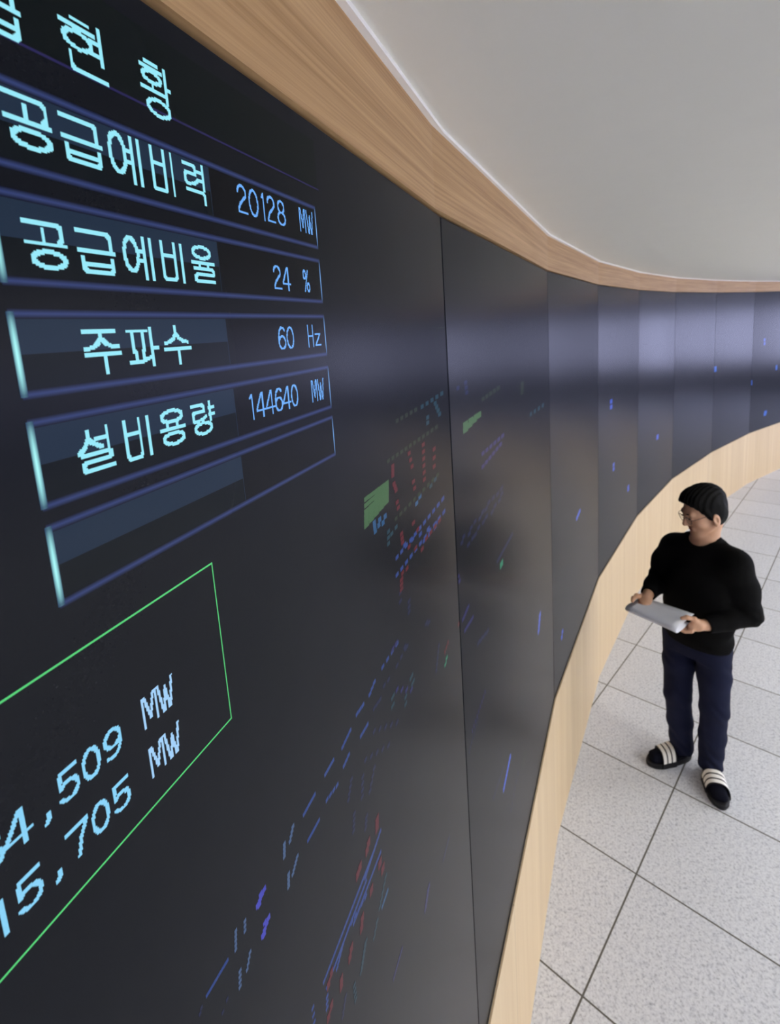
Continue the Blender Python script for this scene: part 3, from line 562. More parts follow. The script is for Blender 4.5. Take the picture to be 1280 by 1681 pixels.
 (1,'d'): [(0.1175,2.4592,0.0319,0.0092),(0.12,2.4481,0.0321,0.0093),(0.1226,2.4369,0.0323,0.0093),(0.0615,2.4543,0.0291,0.0088),(0.0403,2.1206,0.0295,0.0092),(0.055,2.1283,0.0302,0.0093),(0.0963,2.1187,0.0323,0.0096),(0.1139,2.1267,0.0332,0.0097),(0.1462,2.129,0.0349,0.01),(0.1874,2.1218,0.0371,0.0103),(0.2147,2.128,0.0386,0.0105),(0.2468,2.1247,0.0404,0.0107),(0.2757,2.1319,0.0421,0.0109),(0.3221,2.1292,0.0448,0.0112),(0.3701,2.1241,0.0478,0.0116),(0.419,2.1253,0.0509,0.012),(0.0875,2.0967,0.032,0.0096),(0.1225,2.098,0.0338,0.0098),(0.145,2.0975,0.035,0.01),(0.1743,2.1036,0.0365,0.0102),(0.2177,2.1009,0.0389,0.0105),(0.2483,2.1042,0.0406,0.0107),(0.306,2.0953,0.044,0.0112),(0.3399,2.1019,0.0461,0.0114),(0.3907,2.1,0.0492,0.0118),(0.4196,2.1096,0.051,0.012),(0.3533,1.9408,0.0477,0.0118),(0.3849,1.941,0.0497,0.012),(0.4177,1.9412,0.0518,0.0122),(0.4519,1.9413,0.054,0.0125),(0.4875,1.9415,0.0564,0.0128),(0.5247,1.9417,0.059,0.013),(0.1343,1.8268,0.0356,0.0103),(0.1602,1.8206,0.037,0.0105),(0.1871,1.8142,0.0386,0.0107),(0.2151,1.8075,0.0402,0.011),(0.1003,1.6466,0.0099,0.0118),(0.0889,1.6427,0.0097,0.0118),(0.0776,1.6388,0.0096,0.0117),(0.0665,1.635,0.0094,0.0116),(0.0556,1.6313,0.0092,0.0115),(0.0448,1.6276,0.0091,0.0114),(0.0342,1.624,0.0089,0.0113),(0.0237,1.6204,0.0088,0.0112),(0.3299,1.3089,0.0142,0.0144),(0.3122,1.3103,0.0138,0.0143),(0.2948,1.3118,0.0135,0.0141),(0.2778,1.3132,0.0132,0.014),(0.2612,1.3145,0.0129,0.0138),(0.2449,1.3159,0.0127,0.0137),(0.2289,1.3172,0.0124,0.0135),(0.2133,1.3185,0.0121,0.0134),(0.5191,1.118,0.0181,0.0164),(0.4944,1.113,0.0176,0.0162),(0.4704,1.1082,0.0172,0.016),(0.447,1.1035,0.0167,0.0158),(0.4241,1.0989,0.0163,0.0156),(0.4018,1.0944,0.0158,0.0154)],
 (1,'e'): [(0.3894,1.9149,0.0501,0.0121),(0.3885,1.9087,0.0501,0.0121)],
 (1,'g'): [(0.1027,2.3577,0.0361,0.0133),(0.1373,2.3616,0.0381,0.0136),(0.1737,2.3658,0.0403,0.014),(0.2122,2.3701,0.0426,0.0144),(0.1044,2.3695,0.0362,0.0119),(0.1473,2.3702,0.0387,0.0123),(0.1931,2.3709,0.0414,0.0128)],
 (1,'o'): [(0.7554,2.3815,0.073,0.014),(0.7535,2.3672,0.073,0.014),(0.7516,2.3529,0.0729,0.014),(0.2569,2.4029,0.0396,0.0103),(0.2941,2.4044,0.0418,0.0106),(0.3332,2.406,0.0441,0.0109),(0.3745,2.4076,0.0465,0.0112),(0.4182,2.4094,0.0493,0.0115),(0.6341,1.0946,0.0309,0.0174),(0.6162,1.0871,0.0303,0.0173),(0.5986,1.0798,0.0298,0.0171)],
 (1,'t'): [(0.9028,2.2536,0.0612,0.0153),(0.9873,2.2501,0.0664,0.0159),(1.0789,2.2462,0.0722,0.0166),(1.1787,2.2421,0.0788,0.0173)],
 (1,'v'): [(0.2381,2.2707,0.0392,0.0104),(0.2762,2.2704,0.0414,0.0107),(0.3164,2.2701,0.0438,0.011),(0.3589,2.2698,0.0463,0.0113),(0.4039,2.2694,0.0491,0.0116),(0.4516,2.2691,0.0522,0.012),(0.2335,2.2388,0.0391,0.0104),(0.2677,2.241,0.0411,0.0107),(0.3035,2.2432,0.0431,0.0109),(0.3411,2.2455,0.0454,0.0112),(0.3806,2.248,0.0478,0.0115),(0.4222,2.2506,0.0504,0.0118),(0.0032,2.0584,0.028,0.009),(0.009,2.0457,0.0283,0.0091),(0.0267,1.9503,0.0296,0.0093),(0.038,1.9526,0.0301,0.0094),(0.0495,1.9549,0.0307,0.0095),(0.0612,1.9573,0.0312,0.0096),(0.0385,1.9175,0.0303,0.0095),(0.0553,1.9165,0.0311,0.0096),(0.0725,1.9154,0.032,0.0097),(0.0902,1.9144,0.0329,0.0099),(0.1722,1.6665,0.011,0.0124),(0.1563,1.6645,0.0107,0.0123),(0.1406,1.6625,0.0105,0.0122),(0.1253,1.6606,0.0102,0.012),(0.1103,1.6587,0.01,0.0119),(0.0957,1.6568,0.0098,0.0118),(0.0813,1.655,0.0096,0.0117),(0.0672,1.6532,0.0094,0.0115),(0.0534,1.6514,0.0092,0.0114)],
 (2,'B'): [(0.1961,1.015,0.0416,0.0229),(0.1806,0.9935,0.0413,0.0228),(0.6744,1.4909,0.0731,0.0253),(0.6376,1.4854,0.0716,0.025),(0.6016,1.4801,0.0701,0.0248)],
 (3,'B'): [(0.366,1.9753,0.0927,0.0314),(0.3664,1.9349,0.0929,0.0315),(0.4474,1.4801,0.0784,0.0285),(0.4478,1.4468,0.0785,0.0286),(0.9757,1.1562,0.0978,0.027),(0.9767,1.1292,0.0979,0.0271)],
 (4,'B'): [(0.6864,1.3798,0.1177,0.0314),(0.6875,1.361,0.1178,0.0314)],
 (6,'S'): [(0.0394,1.8573,0.1021,0.0389),(0.0422,1.8261,0.1022,0.039)],
 (7,'B'): [(0.3746,2.1014,0.0766,0.0445),(0.3803,2.048,0.0768,0.0446)],
 (7,'S'): [(0.0039,1.5237,0.0737,0.0446),(0.0064,1.497,0.0737,0.0447),(0.5294,1.0052,0.1201,0.0474),(0.5124,0.9795,0.1199,0.0474),(0.8359,1.6674,0.0823,0.0468),(0.8392,1.6393,0.0824,0.0469)],
}

for fi in sorted({k[0] for k in CELLS}):
    Q = Quads(); mats = []; P = Panel(NEAR+fi)
    for (f, c), lst in CELLS.items():
        if f != fi: continue
        mats.append(CELLMAT[c])
        for k, (u, z, w, h) in enumerate(lst):
            lo, hi = max(.004, u-w*(.52 if c == 'g' else .36)), min(P.L-.004, u+w*(.52 if c == 'g' else .36))
            if hi > lo: Q.add(P, lo, z-h/2, hi, z+h/2, 0.00005+0.000003*(k % 7)+0.00001*len(mats), len(mats)-1)
    tag(Q.build('diagram_pattern', mats, wall), kind='stuff')
# thin outline crossing the corner seam
Q = Quads()
Q.add(NP, 1.29, 2.5805, 1.352, 2.5815, .0001); Q.add(NP, 1.29, 2.53, 1.2908, 2.5815, .0001)
Q.build('diagram_outline', CELLMAT['o'], wall)
# ------------------------------------------------------------------ organic shapes from distance fields
class Field:
    def __init__(self, lo, hi, h):
        self.h = h; self.lo = np.array(lo, float)
        self.n = np.ceil((np.array(hi)-self.lo)/h).astype(int)+1
        self.d = np.full(self.n, 0.2, np.float32)
    def sub(self, lo, hi):
        a = np.clip(np.floor((np.array(lo)-self.lo)/self.h).astype(int), 0, self.n-1)
        b = np.clip(np.ceil((np.array(hi)-self.lo)/self.h).astype(int)+1, 1, self.n)
        sl = tuple(slice(x, max(y, x+1)) for x, y in zip(a, b))
        ax = [self.lo[i]+self.h*np.arange(sl[i].start, sl[i].stop) for i in range(3)]
        return sl, np.meshgrid(*ax, indexing='ij')
    def put(self, fn, lo, hi, k=0.02, cut=False):
        m = 0.05
        sl, X = self.sub([v-m for v in lo], [v+m for v in hi])
        e = fn(*X).astype(np.float32); d = self.d[sl]
        if cut: e = -e; h = np.clip(0.5-0.5*(e-d)/-k, 0, 1) if False else None
        if cut:
            hh = np.maximum(k-abs(d-e), 0)/k
            self.d[sl] = np.maximum(d, e)+hh*hh*k*.25
        else:
            hh = np.maximum(k-abs(d-e), 0)/k
            self.d[sl] = np.minimum(d, e)-hh*hh*k*.25
    def cone(self, a, b, ra, rb, k=0.02, cut=False):
        a = np.array(a, float); b = np.array(b, float); ba = b-a; l2 = ba@ba+1e-12
        def fn(x, y, z):
            t = np.clip(((x-a[0])*ba[0]+(y-a[1])*ba[1]+(z-a[2])*ba[2])/l2, 0, 1)
            return np.sqrt((x-a[0]-t*ba[0])**2+(y-a[1]-t*ba[1])**2+(z-a[2]-t*ba[2])**2)-(ra+(rb-ra)*t)
        m = max(ra, rb)
        self.put(fn, np.minimum(a, b)-m, np.maximum(a, b)+m, k, cut)
    def chain(self, pts, rs, k=0.02):
        for i in range(len(pts)-1): self.cone(pts[i], pts[i+1], rs[i], rs[i+1], k)
    def ell(self, c, r, M=None, k=0.02, cut=False):
        c = np.array(c, float); r = np.array(r, float)
        M = np.eye(3) if M is None else np.array(M)      # rows: the ellipsoid's axes
        def fn(x, y, z):
            p = np.stack([x-c[0], y-c[1], z-c[2]])
            q = np.einsum('ij,jabc->iabc', M, p)
            k0 = np.sqrt(((q/r[:, None, None, None])**2).sum(0)); k1 = np.sqrt(((q/(r**2)[:, None, None, None])**2).sum(0))+1e-9
            return k0*(k0-1)/k1
        m = r.max()
        self.put(fn, c-m, c+m, k, cut)
    def mesh(self):
        d = self.d; s = d < 0
        c = sum(s[i:s.shape[0]-1+i, j:s.shape[1]-1+j, k:s.shape[2]-1+k].astype(np.int8) for i in (0, 1) for j in (0, 1) for k in (0, 1))
        act = (c > 0) & (c < 8)
        ijk = np.argwhere(act)
        idx = np.full(act.shape, -1, np.int64); idx[act] = np.arange(len(ijk))
        acc = np.zeros((len(ijk), 3)); cnt = np.zeros(len(ijk))
        corners = [(i, j, k) for i in (0, 1) for j in (0, 1) for k in (0, 1)]
        for A in corners:
            for ax in range(3):
                if A[ax] == 0:
                    Bc = list(A); Bc[ax] = 1
                    v0 = d[tuple((ijk+A).T)]; v1 = d[tuple((ijk+Bc).T)]
                    m = (v0 < 0) != (v1 < 0)
                    t = np.where(m, v0/np.where(m, v0-v1, 1), 0)
                    p = np.array(A)[None]+t[:, None]*(np.array(Bc)-np.array(A))[None]
                    acc[m] += p[m]; cnt[m] += 1
        V = self.lo+self.h*(ijk+acc/cnt[:, None])
        Fs = []
        for ax in range(3):
            b, cx = (ax+1) % 3, (ax+2) % 3
            sl0 = [slice(None)]*3; sl1 = [slice(None)]*3
            sl0[ax] = slice(0, -1); sl1[ax] = slice(1, None)
            ch = s[tuple(sl0)] != s[tuple(sl1)]
            g = np.argwhere(ch)
            ok = (g[:, b] > 0) & (g[:, cx] > 0) & (g[:, b] < act.shape[b]) & (g[:, cx] < act.shape[cx])
            g = g[ok]
            def cell(db, dc):
                q = g.copy(); q[:, b] += db; q[:, cx] += dc; return idx[tuple(q.T)]
            quad = np.stack([cell(-1, -1), cell(0, -1), cell(0, 0), cell(-1, 0)], 1)
            ins = s[tuple(g.T)]
            quad[~ins] = quad[~ins][:, ::-1]
            Fs.append(quad)
        Fq = np.concatenate(Fs)
        Fq = Fq[(Fq >= 0).all(1)]
        return V, Fq
    def obj(self, name, mat, parent=None, smooth_it=1):
        V, Fq = self.mesh()
        for _ in range(smooth_it):                       # light smoothing along the edges
            acc = np.zeros_like(V); cnt = np.zeros(len(V))
            for a, b in ((0, 1), (1, 2), (2, 3), (3, 0)):
                np.add.at(acc, Fq[:, a], V[Fq[:, b]]); np.add.at(cnt, Fq[:, a], 1)
                np.add.at(acc, Fq[:, b], V[Fq[:, a]]); np.add.at(cnt, Fq[:, b], 1)
            V = 0.45*V+0.55*acc/np.maximum(cnt, 1)[:, None]
        me = bpy.data.meshes.new(name)
        me.vertices.add(len(V)); me.vertices.foreach_set('co', V.astype(np.float32).ravel())
        me.loops.add(Fq.size); me.loops.foreach_set('vertex_index', Fq.astype(np.int32).ravel())
        me.polygons.add(len(Fq)); me.polygons.foreach_set('loop_start', np.arange(0, Fq.size, 4, dtype=np.int32))
        me.polygons.foreach_set('loop_total', np.full(len(Fq), 4, np.int32))
        me.update(calc_edges=True)
        me.polygons.foreach_set('use_smooth', np.ones(len(Fq), bool))
        me.materials.append(mat)
        o = bpy.data.objects.new(name, me); COL.objects.link(o)
        if parent is not None: o.parent = parent
        return o

def tube(bm, pts, r, seg=8, closed=False):
    pts = [Vector(p) for p in pts]; n = len(pts); rings = []
    up = None
    for i in range(n):
        a = pts[(i-1) % n] if (closed or i > 0) else pts[i]
        b = pts[(i+1) % n] if (closed or i < n-1) else pts[i]
        t = (b-a).normalized()
        if up is None: up = t.orthogonal().normalized()
        up = (up - t*up.dot(t)).normalized(); s = t.cross(up)
        rings.append([bm.verts.new(pts[i]+(up*math.cos(2*math.pi*k/seg)+s*math.sin(2*math.pi*k/seg))*r) for k in range(seg)])
    for i in range(n if closed else n-1):
        A, B = rings[i], rings[(i+1) % n]
        for k in range(seg): bm.faces.new((A[k], A[(k+1) % seg], B[(k+1) % seg], B[k]))
    if not closed:
        bm.faces.new(rings[0][::-1]); bm.faces.new(rings[-1])

# ------------------------------------------------------------------ the man with the papers
# local frame: r to the right and b away as one looks from the display's near end, z up; feet on the floor
PO = Vector((1.60, 2.57, 0)); PROT = math.atan2(-0.5312, 0.8472)
FW = np.array((-.49, -.87, 0)); LF = np.array((.87, -.49, 0)); UP = np.array((0, 0, 1.))

M_SKIN = NT('skin')
_v = M_SKIN.coord('Object'); _n = M_SKIN.noise(_v, 30, 4)
M_SKIN.set(Base_Color=M_SKIN.mix(_n, srgb(220, 174, 142), srgb(204, 154, 124)), Roughness=0.5, Subsurface_Weight=0.08)
M_SKIN.p.inputs['Subsurface Radius'].default_value = (0.02, 0.008, 0.004)
M_SKIN = M_SKIN.m
M_HAIR = plain('black_hair', srgb(8, 8, 9), 0.7, 0.15, 0.1, 140, 0.4)
def make_knit():
    t = NT('black_knit'); v = t.coord('Object')
    n = t.noise(v, 260, 2); n2 = t.noise(v, 14, 3)
    t.set(Base_Color=t.mix(n2, srgb(5, 5, 6), srgb(10, 10, 11)), Roughness=0.9)
    t.p.inputs['Specular IOR Level'].default_value = 0.12
    t.bump(t.math('ADD', n, t.math('MULTIPLY', n2, 1.5)), 0.5, 0.004); return t.m
def make_chino():
    t = NT('navy_cotton'); v = t.coord('Object')
    n = t.noise(v, 300, 2); n2 = t.noise(v, 9, 4)
    t.set(Base_Color=t.mix(n2, srgb(20, 24, 44), srgb(30, 35, 62)), Roughness=0.85)
    t.p.inputs['Specular IOR Level'].default_value = 0.15
    t.bump(t.math('ADD', t.math('MULTIPLY', n, .4), n2), 0.5, 0.008); return t.m
M_KNIT = make_knit(); M_CHINO = make_chino()
M_SOCK = plain('black_sock', srgb(17, 19, 32), 0.9, 0.1, 0.05, 200, 0.2)
M_RUBBER = plain('black_rubber', srgb(18, 19, 26), 0.6, 0.3, 0.03, 100)
M_STRIPE = plain('white_stripe', srgb(246, 244, 242), 0.5, 0.3, 0.02, 100)
M_RIM = plain('dark_metal_rim', srgb(52, 46, 42), 0.35, 0.5, 0.02, 80, 0, 0.6)
M_LENS = NT('spectacle_lens'); M_LENS.set(Base_Color=(1, 1, 1, 1), Roughness=0.0, Transmission_Weight=1.0, IOR=1.05, Alpha=0.25); M_LENS = M_LENS.m
M_EYE = plain('eye', srgb(60, 48, 44), 0.2, 0.5, 0.02)
def make_paper():
    t = NT('white_paper'); v = t.coord('Object')
    n = t.noise(v, 30, 3)
    t.set(Base_Color=t.mix(n, srgb(240, 242, 250), srgb(232, 235, 247)), Roughness=0.6); return t.m
M_PAPER = make_paper()

SH_L, SH_R = np.array((.155, -.088, 1.320)), np.array((-.116, .074, 1.298))      # his left (seen at right), his right
EL_L, EL_R = np.array((.224, -.038, 1.042)), np.array((-.190, .125, 1.090))
WR_L, WR_R = np.array((.045, -.195, 1.022)), np.array((-.232, -.075, 1.072))
HP_L, HP_R = np.array((.075, -.035, .84)), np.array((-.082, .045, .84))
KN_L, KN_R = np.array((.090, -.055, .475)), np.array((-.085, .000, .470))
AN_L, AN_R = np.array((.082, .000, .085)), np.array((-.058, .062, .085))
NECK = np.array((.022, .010, 1.385))
HC = np.array((.010, -.005, 1.556))
yaw, pit, rol = R(58), R(20), R(2)
hf = np.array((-math.sin(yaw)*math.cos(pit), -math.cos(yaw)*math.cos(pit), -math.sin(pit)))
hr = np.cross(hf, UP); hr /= np.linalg.norm(hr)
hu = np.cross(hr, hf)
HM = np.stack([hr, hf, hu])
def hp(x, y, z): return HC+x*hr+y*hf+z*hu

# --- body: head, neck, trunk, limbs and hands in one skin
B = Field((-.40, -.42, -.01), (.36, .26, 1.74), 0.0033)
B.ell(hp(0, -.012, .035), (.073, .093, .082), HM)
B.ell(hp(0, .030, -.030), (.062, .062, .085), HM, k=.03)
B.ell(hp(0, .070, -.098), (.029, .025, .021), HM, k=.022)
B.cone(hp(.050, .000, -.070), hp(.020, .066, -.100), .016, .013, .022); B.cone(hp(-.050, .000, -.070), hp(-.020, .066, -.100), .016, .013, .022)
B.ell(hp(.036, .056, -.030), (.026, .026, .030), HM, k=.02); B.ell(hp(-.036, .056, -.030), (.026, .026, .030), HM, k=.02)
B.cone(hp(-.034, .078, .022), hp(.034, .078, .022), .014, .014, .015)
B.ell(hp(.032, .094, .000), (.017, .013, .012), HM, k=.012, cut=True); B.ell(hp(-.032, .094, .000), (.017, .013, .012), HM, k=.012, cut=True)
B.cone(hp(0, .092, .010), hp(0, .111, -.030), .008, .0125, .010)
B.cone(hp(.009, .097, -.035), hp(-.009, .097, -.035), .009, .009, .008)
B.cone(hp(-.018, .086, -.060), hp(.018, .086, -.060), .0080, .0080, .004)
B.cone(hp(-.016, .084, -.072), hp(.016, .084, -.072), .0082, .0082, .004)
B.cone(hp(-.024, .094, -.066), hp(.024, .094, -.066), .0026, .0026, .003, True)
B.ell(hp(.030, .080, .000), (.0125, .0125, .0125), HM, k=.003); B.ell(hp(-.030, .080, .000), (.0125, .0125, .0125), HM, k=.003)
for s in (1, -1):
    EM = np.stack([hr*math.cos(.35)+s*hf*math.sin(.35)*-1, hf*math.cos(.35)+s*hr*math.sin(.35), hu])
    B.ell(hp(s*.079, -.012, -.030), (.011, .021, .034), EM, k=.008)
    B.ell(hp(s*.090, -.006, -.026), (.007, .011, .018), EM, k=.005, cut=True)
    B.ell(hp(s*.078, -.002, -.058), (.007, .009, .010), EM, k=.008)
B.cone(hp(0, -.044, -.060), NECK, .046, .053, .012)
B.cone(NECK, NECK-UP*.10, .060, .085, .04)
B.cone(NECK-UP*.07, SH_L, .05, .045, .04); B.cone(NECK-UP*.07, SH_R, .05, .045, .04)
BX = np.stack([LF, FW, UP])
B.ell((.012, -.005, 1.20), (.140, .085, .20), BX, k=.05); B.ell((.0, .01, .98), (.130, .085, .20), BX, k=.05)
B.chain([SH_L, EL_L, WR_L], [.042, .034, .026]); B.chain([SH_R, EL_R, WR_R], [.042, .034, .026])
B.chain([HP_L, KN_L, AN_L], [.070, .046, .034]); B.chain([HP_R, KN_R, AN_R], [.070, .046, .034])
FD_R = np.array((-.777, -.629, 0)); FD_L = np.array((.26, -.966, 0))                    # where the feet point
for an, fd in ((AN_L, FD_L), (AN_R, FD_R)):
    B.chain([an, an+fd*.04-UP*.028, an+fd*.13-UP*.036], [.034, .030, .022])
# his left hand: fingers under the papers' right end, thumb on top
B.chain([WR_L, (.010, -.222, 1.026)], [.025, .027], .015)
B.ell((-.004, -.232, 1.026), (.040, .030, .021), np.stack([(-.80, -.60, 0), (-.1, .13, .98), (-.6, .8, 0)]), k=.015)
NV = np.array((.455, .89, 0)); TV = np.array((.89, -.455, 0))
for i, (ln, zz) in enumerate(((.92, .004), (1.0, .0), (.95, -.002), (.78, -.004))):
    base = np.array((-.014, -.242, 1.008+zz))+NV*.0190*(i-1.9)*-1
    mid = base+np.array((-.036, -.006, -.008))*ln
    tip = mid+np.array((-.026, .004, .004))*ln
    B.chain([np.array((-.004, -.234, 1.022)), base, mid, tip], [.014, .0095, .0086, .0076], .002)
B.chain([(.006, -.222, 1.036), (-.012, -.240, 1.062), (-.044, -.254, 1.072), (-.066, -.262, 1.067)], [.014, .0125, .0105, .0085], .008)
# his right hand: comes down behind the papers, fingers under, thumb along the top
B.chain([WR_R, (-.238, -.105, 1.066)], [.024, .026], .015)
B.ell((-.244, -.128, 1.056), (.042, .034, .020), np.stack([(-.25, -.90, -.35), (.96, -.27, 0), (-.09, -.33, .94)]), k=.015)
for i in range(4):
    base = np.array((-.218-.0185*i, -.158, 1.036)); ln = (.92, 1, .95, .78)[i]
    B.chain([np.array((-.240, -.125, 1.052)), base, base+np.array((-.008, -.040, -.022))*ln, base+np.array((-.012, -.064, -.022))*ln], [.014, .0092, .0084, .0076], .002)
B.chain([(-.258, -.105, 1.062), (-.285, -.135, 1.074), (-.298, -.170, 1.074), (-.300, -.190, 1.068)], [.014, .0125, .0105, .0085], .008)
person = B.obj('person', M_SKIN, None, 1)
person.location = PO; person.rotation_euler = (0, 0, PROT)
tag(person, 'man in black sweater, navy trousers and striped slides, holding papers beside the video wall', 'person')

# --- hair
Hf = Field(HC-.17, HC+.19, 0.003)
Hf.ell(hp(0, -.020, .050), (.086, .106, .090), HM)
Hf.ell(hp(0, -.036, -.012), (.079, .078, .090), HM, k=.03)
Hf.ell(hp(0, .030, .085), (.062, .055, .045), HM, k=.03)
Hf.ell(hp(.012, .062, .064), (.047, .030, .026), HM, k=.02)
Hf.ell(hp(0, .110, -.024), (.120, .085, .110), HM, k=.012, cut=True)       # the face stays clear
Hf.ell(hp(0, .050, -.090), (.120, .085, .075), HM, k=.012, cut=True)
for s in (1, -1):
    Hf.cone(hp(s*.074, .020, .030), hp(s*.077, .010, -.020), .012, .006, .012)    # sideburns
    Hf.ell(hp(s*.086, -.008, -.034), (.020, .022, .034), HM, k=.006, cut=True)    # round the ears
Hf.ell(hp(0, .01, -.160), (.12, .14, .058), HM, k=.012, cut=True)
sl, X = Hf.sub(HC-.16, HC+.16)
P3 = np.stack([X[0]-HC[0], X[1]-HC[1], X[2]-HC[2]])
qx, qy, qz = np.einsum('ij,jabc->iabc', HM, P3)
Hf.d[sl] += (0.0010*np.sin(qx*150+np.sin(qy*55)*1.8)*np.sin(qy*40+qz*60+.6)+0.0013*np.sin(qx*330+qy*120+qz*60)).astype(np.float32)
Hf.obj('hair', M_HAIR, person, 1)

# --- sweater
S = Field((-.32, -.30, .78), (.34, .26, 1.46), 0.005)
def torso(x, y, z):
    zz = np.clip(z, .80, 1.40)
    ks = np.array([.80, .86, .95, 1.10, 1.25, 1.34, 1.40])
    wa = np.interp(zz, ks, [.168, .180, .182, .178, .174, .146, .092])
    wc = np.interp(zz, ks, [.112, .124, .126, .122, .116, .090, .060])
    cx = np.interp(zz, ks, [-.004, -.004, -.002, .004, .010, .014, .020]); cy = np.interp(zz, ks, [.002, .0, .0, -.004, -.004, 0, .004])
    l = (x-cx)*LF[0]+(y-cy)*LF[1]; f = (x-cx)*FW[0]+(y-cy)*FW[1]
    e = (np.sqrt((l/wa)**2+(f/wc)**2+1e-9)-1)*np.minimum(wa, wc)
    e = e+0.0035*np.sin(z*55+l*14+np.sin(f*30)*1.2)*np.clip((1.12-z)*5, 0, 1)
    return np.maximum(e, np.maximum(.822-z, z-1.40))
S.put(torso, (-.3, -.25, .80), (.3, .25, 1.42), .02)
S.cone(NECK-UP*.035, SH_L+np.array((-.012, 0, -.004)), .062, .070, .05); S.cone(NECK-UP*.035, SH_R+np.array((.010, 0, -.004)), .062, .070, .05)
S.chain([SH_L, (SH_L+EL_L)/2+np.array((.002, .01, 0)), EL_L], [.074, .068, .060], .04)
S.chain([SH_R, (SH_R+EL_R)/2+np.array((-.010, .01, 0)), EL_R], [.074, .066, .058], .04)
S.chain([EL_L, EL_L*.45+WR_L*.55, WR_L], [.058, .050, .041], .02)
S.chain([EL_R, EL_R*.45+WR_R*.55, WR_R], [.056, .050, .041], .02)
for el, wr in ((EL_L, WR_L), (EL_R, WR_R)):                                       # cuffs
    dd = (wr-el)/np.linalg.norm(wr-el)
    S.cone(wr-dd*.050, wr-dd*.034, .043, .041, .008)
    S.ell(wr+dd*.038, (.045, .045, .045), k=.006, cut=True)
# soft folds at the elbows
sl, X = S.sub((-.32, -.30, .95), (.34, .26, 1.30))
for el in (EL_L, EL_R):
    w = np.exp(-(((X[0]-el[0])**2+(X[1]-el[1])**2+(X[2]-el[2])**2)/.0085))
    S.d[sl] += (0.0028*w*np.sin(X[2]*120+X[0]*90)).astype(np.float32)
# round neckline
ct = NECK+np.array((0, 0, -.004))+FW*.010; cm = np.stack([LF, FW*.87-UP*.49, FW*.49+UP*.87])
S.ell(ct+UP*.032+FW*.012, (.064, .066, .062), np.stack([LF, FW, UP]), k=.01, cut=True)
def ring(x, y, z):
    p = np.stack([x-ct[0]-FW[0]*.006, y-ct[1]-FW[1]*.006, z-ct[2]])
    q = np.einsum('ij,jabc->iabc', cm, p)
    return np.sqrt((np.sqrt(q[0]**2+q[1]**2)-.074)**2+(q[2]*.6)**2)-.010
S.put(ring, ct-.1, ct+.1, .012)
sweater = S.obj('sweater', M_KNIT, person, 2)
# small stitched mark on the chest
bm = bmesh.new()
mk = np.array((.028, -.128, 1.232))
for k in range(3): tube(bm, [mk+LF*(-.008+.005*k), mk+LF*(-.003+.005*k)+UP*.004], .0012, 6)
bm_obj('chest_mark', bm, plain('grey_thread', srgb(62, 62, 68), .8, .2), sweater)

# --- trousers
T = Field((-.26, -.24, .03), (.24, .22, .97), 0.005)
def pelvis(x, y, z):
    ks = np.array([.74, .80, .88, .97])
    wa = np.interp(z, ks, [.150, .160, .158, .150]); wc = np.interp(z, ks, [.100, .110, .112, .105])
    l = (x+.004)*LF[0]+y*LF[1]; f = (x+.004)*FW[0]+y*FW[1]
    e = (np.sqrt((l/wa)**2+(f/wc)**2+1e-9)-1)*np.minimum(wa, wc)
    return np.maximum(e, np.maximum(.755-z, z-.94))
T.put(pelvis, (-.2, -.2, .75), (.2, .2, .95), .03)
for hpj, kn, an in ((HP_L, KN_L, AN_L), (HP_R, KN_R, AN_R)):
    T.chain([hpj-UP*.02, hpj*.5+kn*.5, kn, kn*.5+an*.5, an-UP*.012], [.088, .079, .068, .064, .061], .025)
    T.put(lambda x, y, z: z-.066+0*x, (an-.12)*np.array((1, 1, 0)), an+np.array((.12, .12, -.02)), .006, cut=True)
sl, X = T.sub((-.26, -.24, .03), (.24, .22, .90))
xx, yy, zz = X
for kn, ph in ((KN_L, 0.0), (KN_R, 1.7)):
    g = np.exp(-((xx-kn[0])**2+(yy-kn[1])**2)/.016)
    low = np.clip((.34-zz)*5, 0, 1)+np.exp(-((zz-.47)/.07)**2)*.9+np.exp(-((zz-.70)/.06)**2)*.7
    T.d[sl] += (0.0042*g*low*np.sin(zz*70+(xx-kn[0])*52+(yy-kn[1])*40+ph+1.6*np.sin(xx*40+zz*17))).astype(np.float32)
trousers = T.obj('trousers', M_CHINO, person, 2)
bm = bmesh.new(); pk = np.array((.150, -.060, .742))
box_into(bm, pk-np.array((.012, .012, .016)), pk+np.array((.012, .012, .016)), .004)
bm_obj('pocket_flap', bm, M_CHINO, trousers)

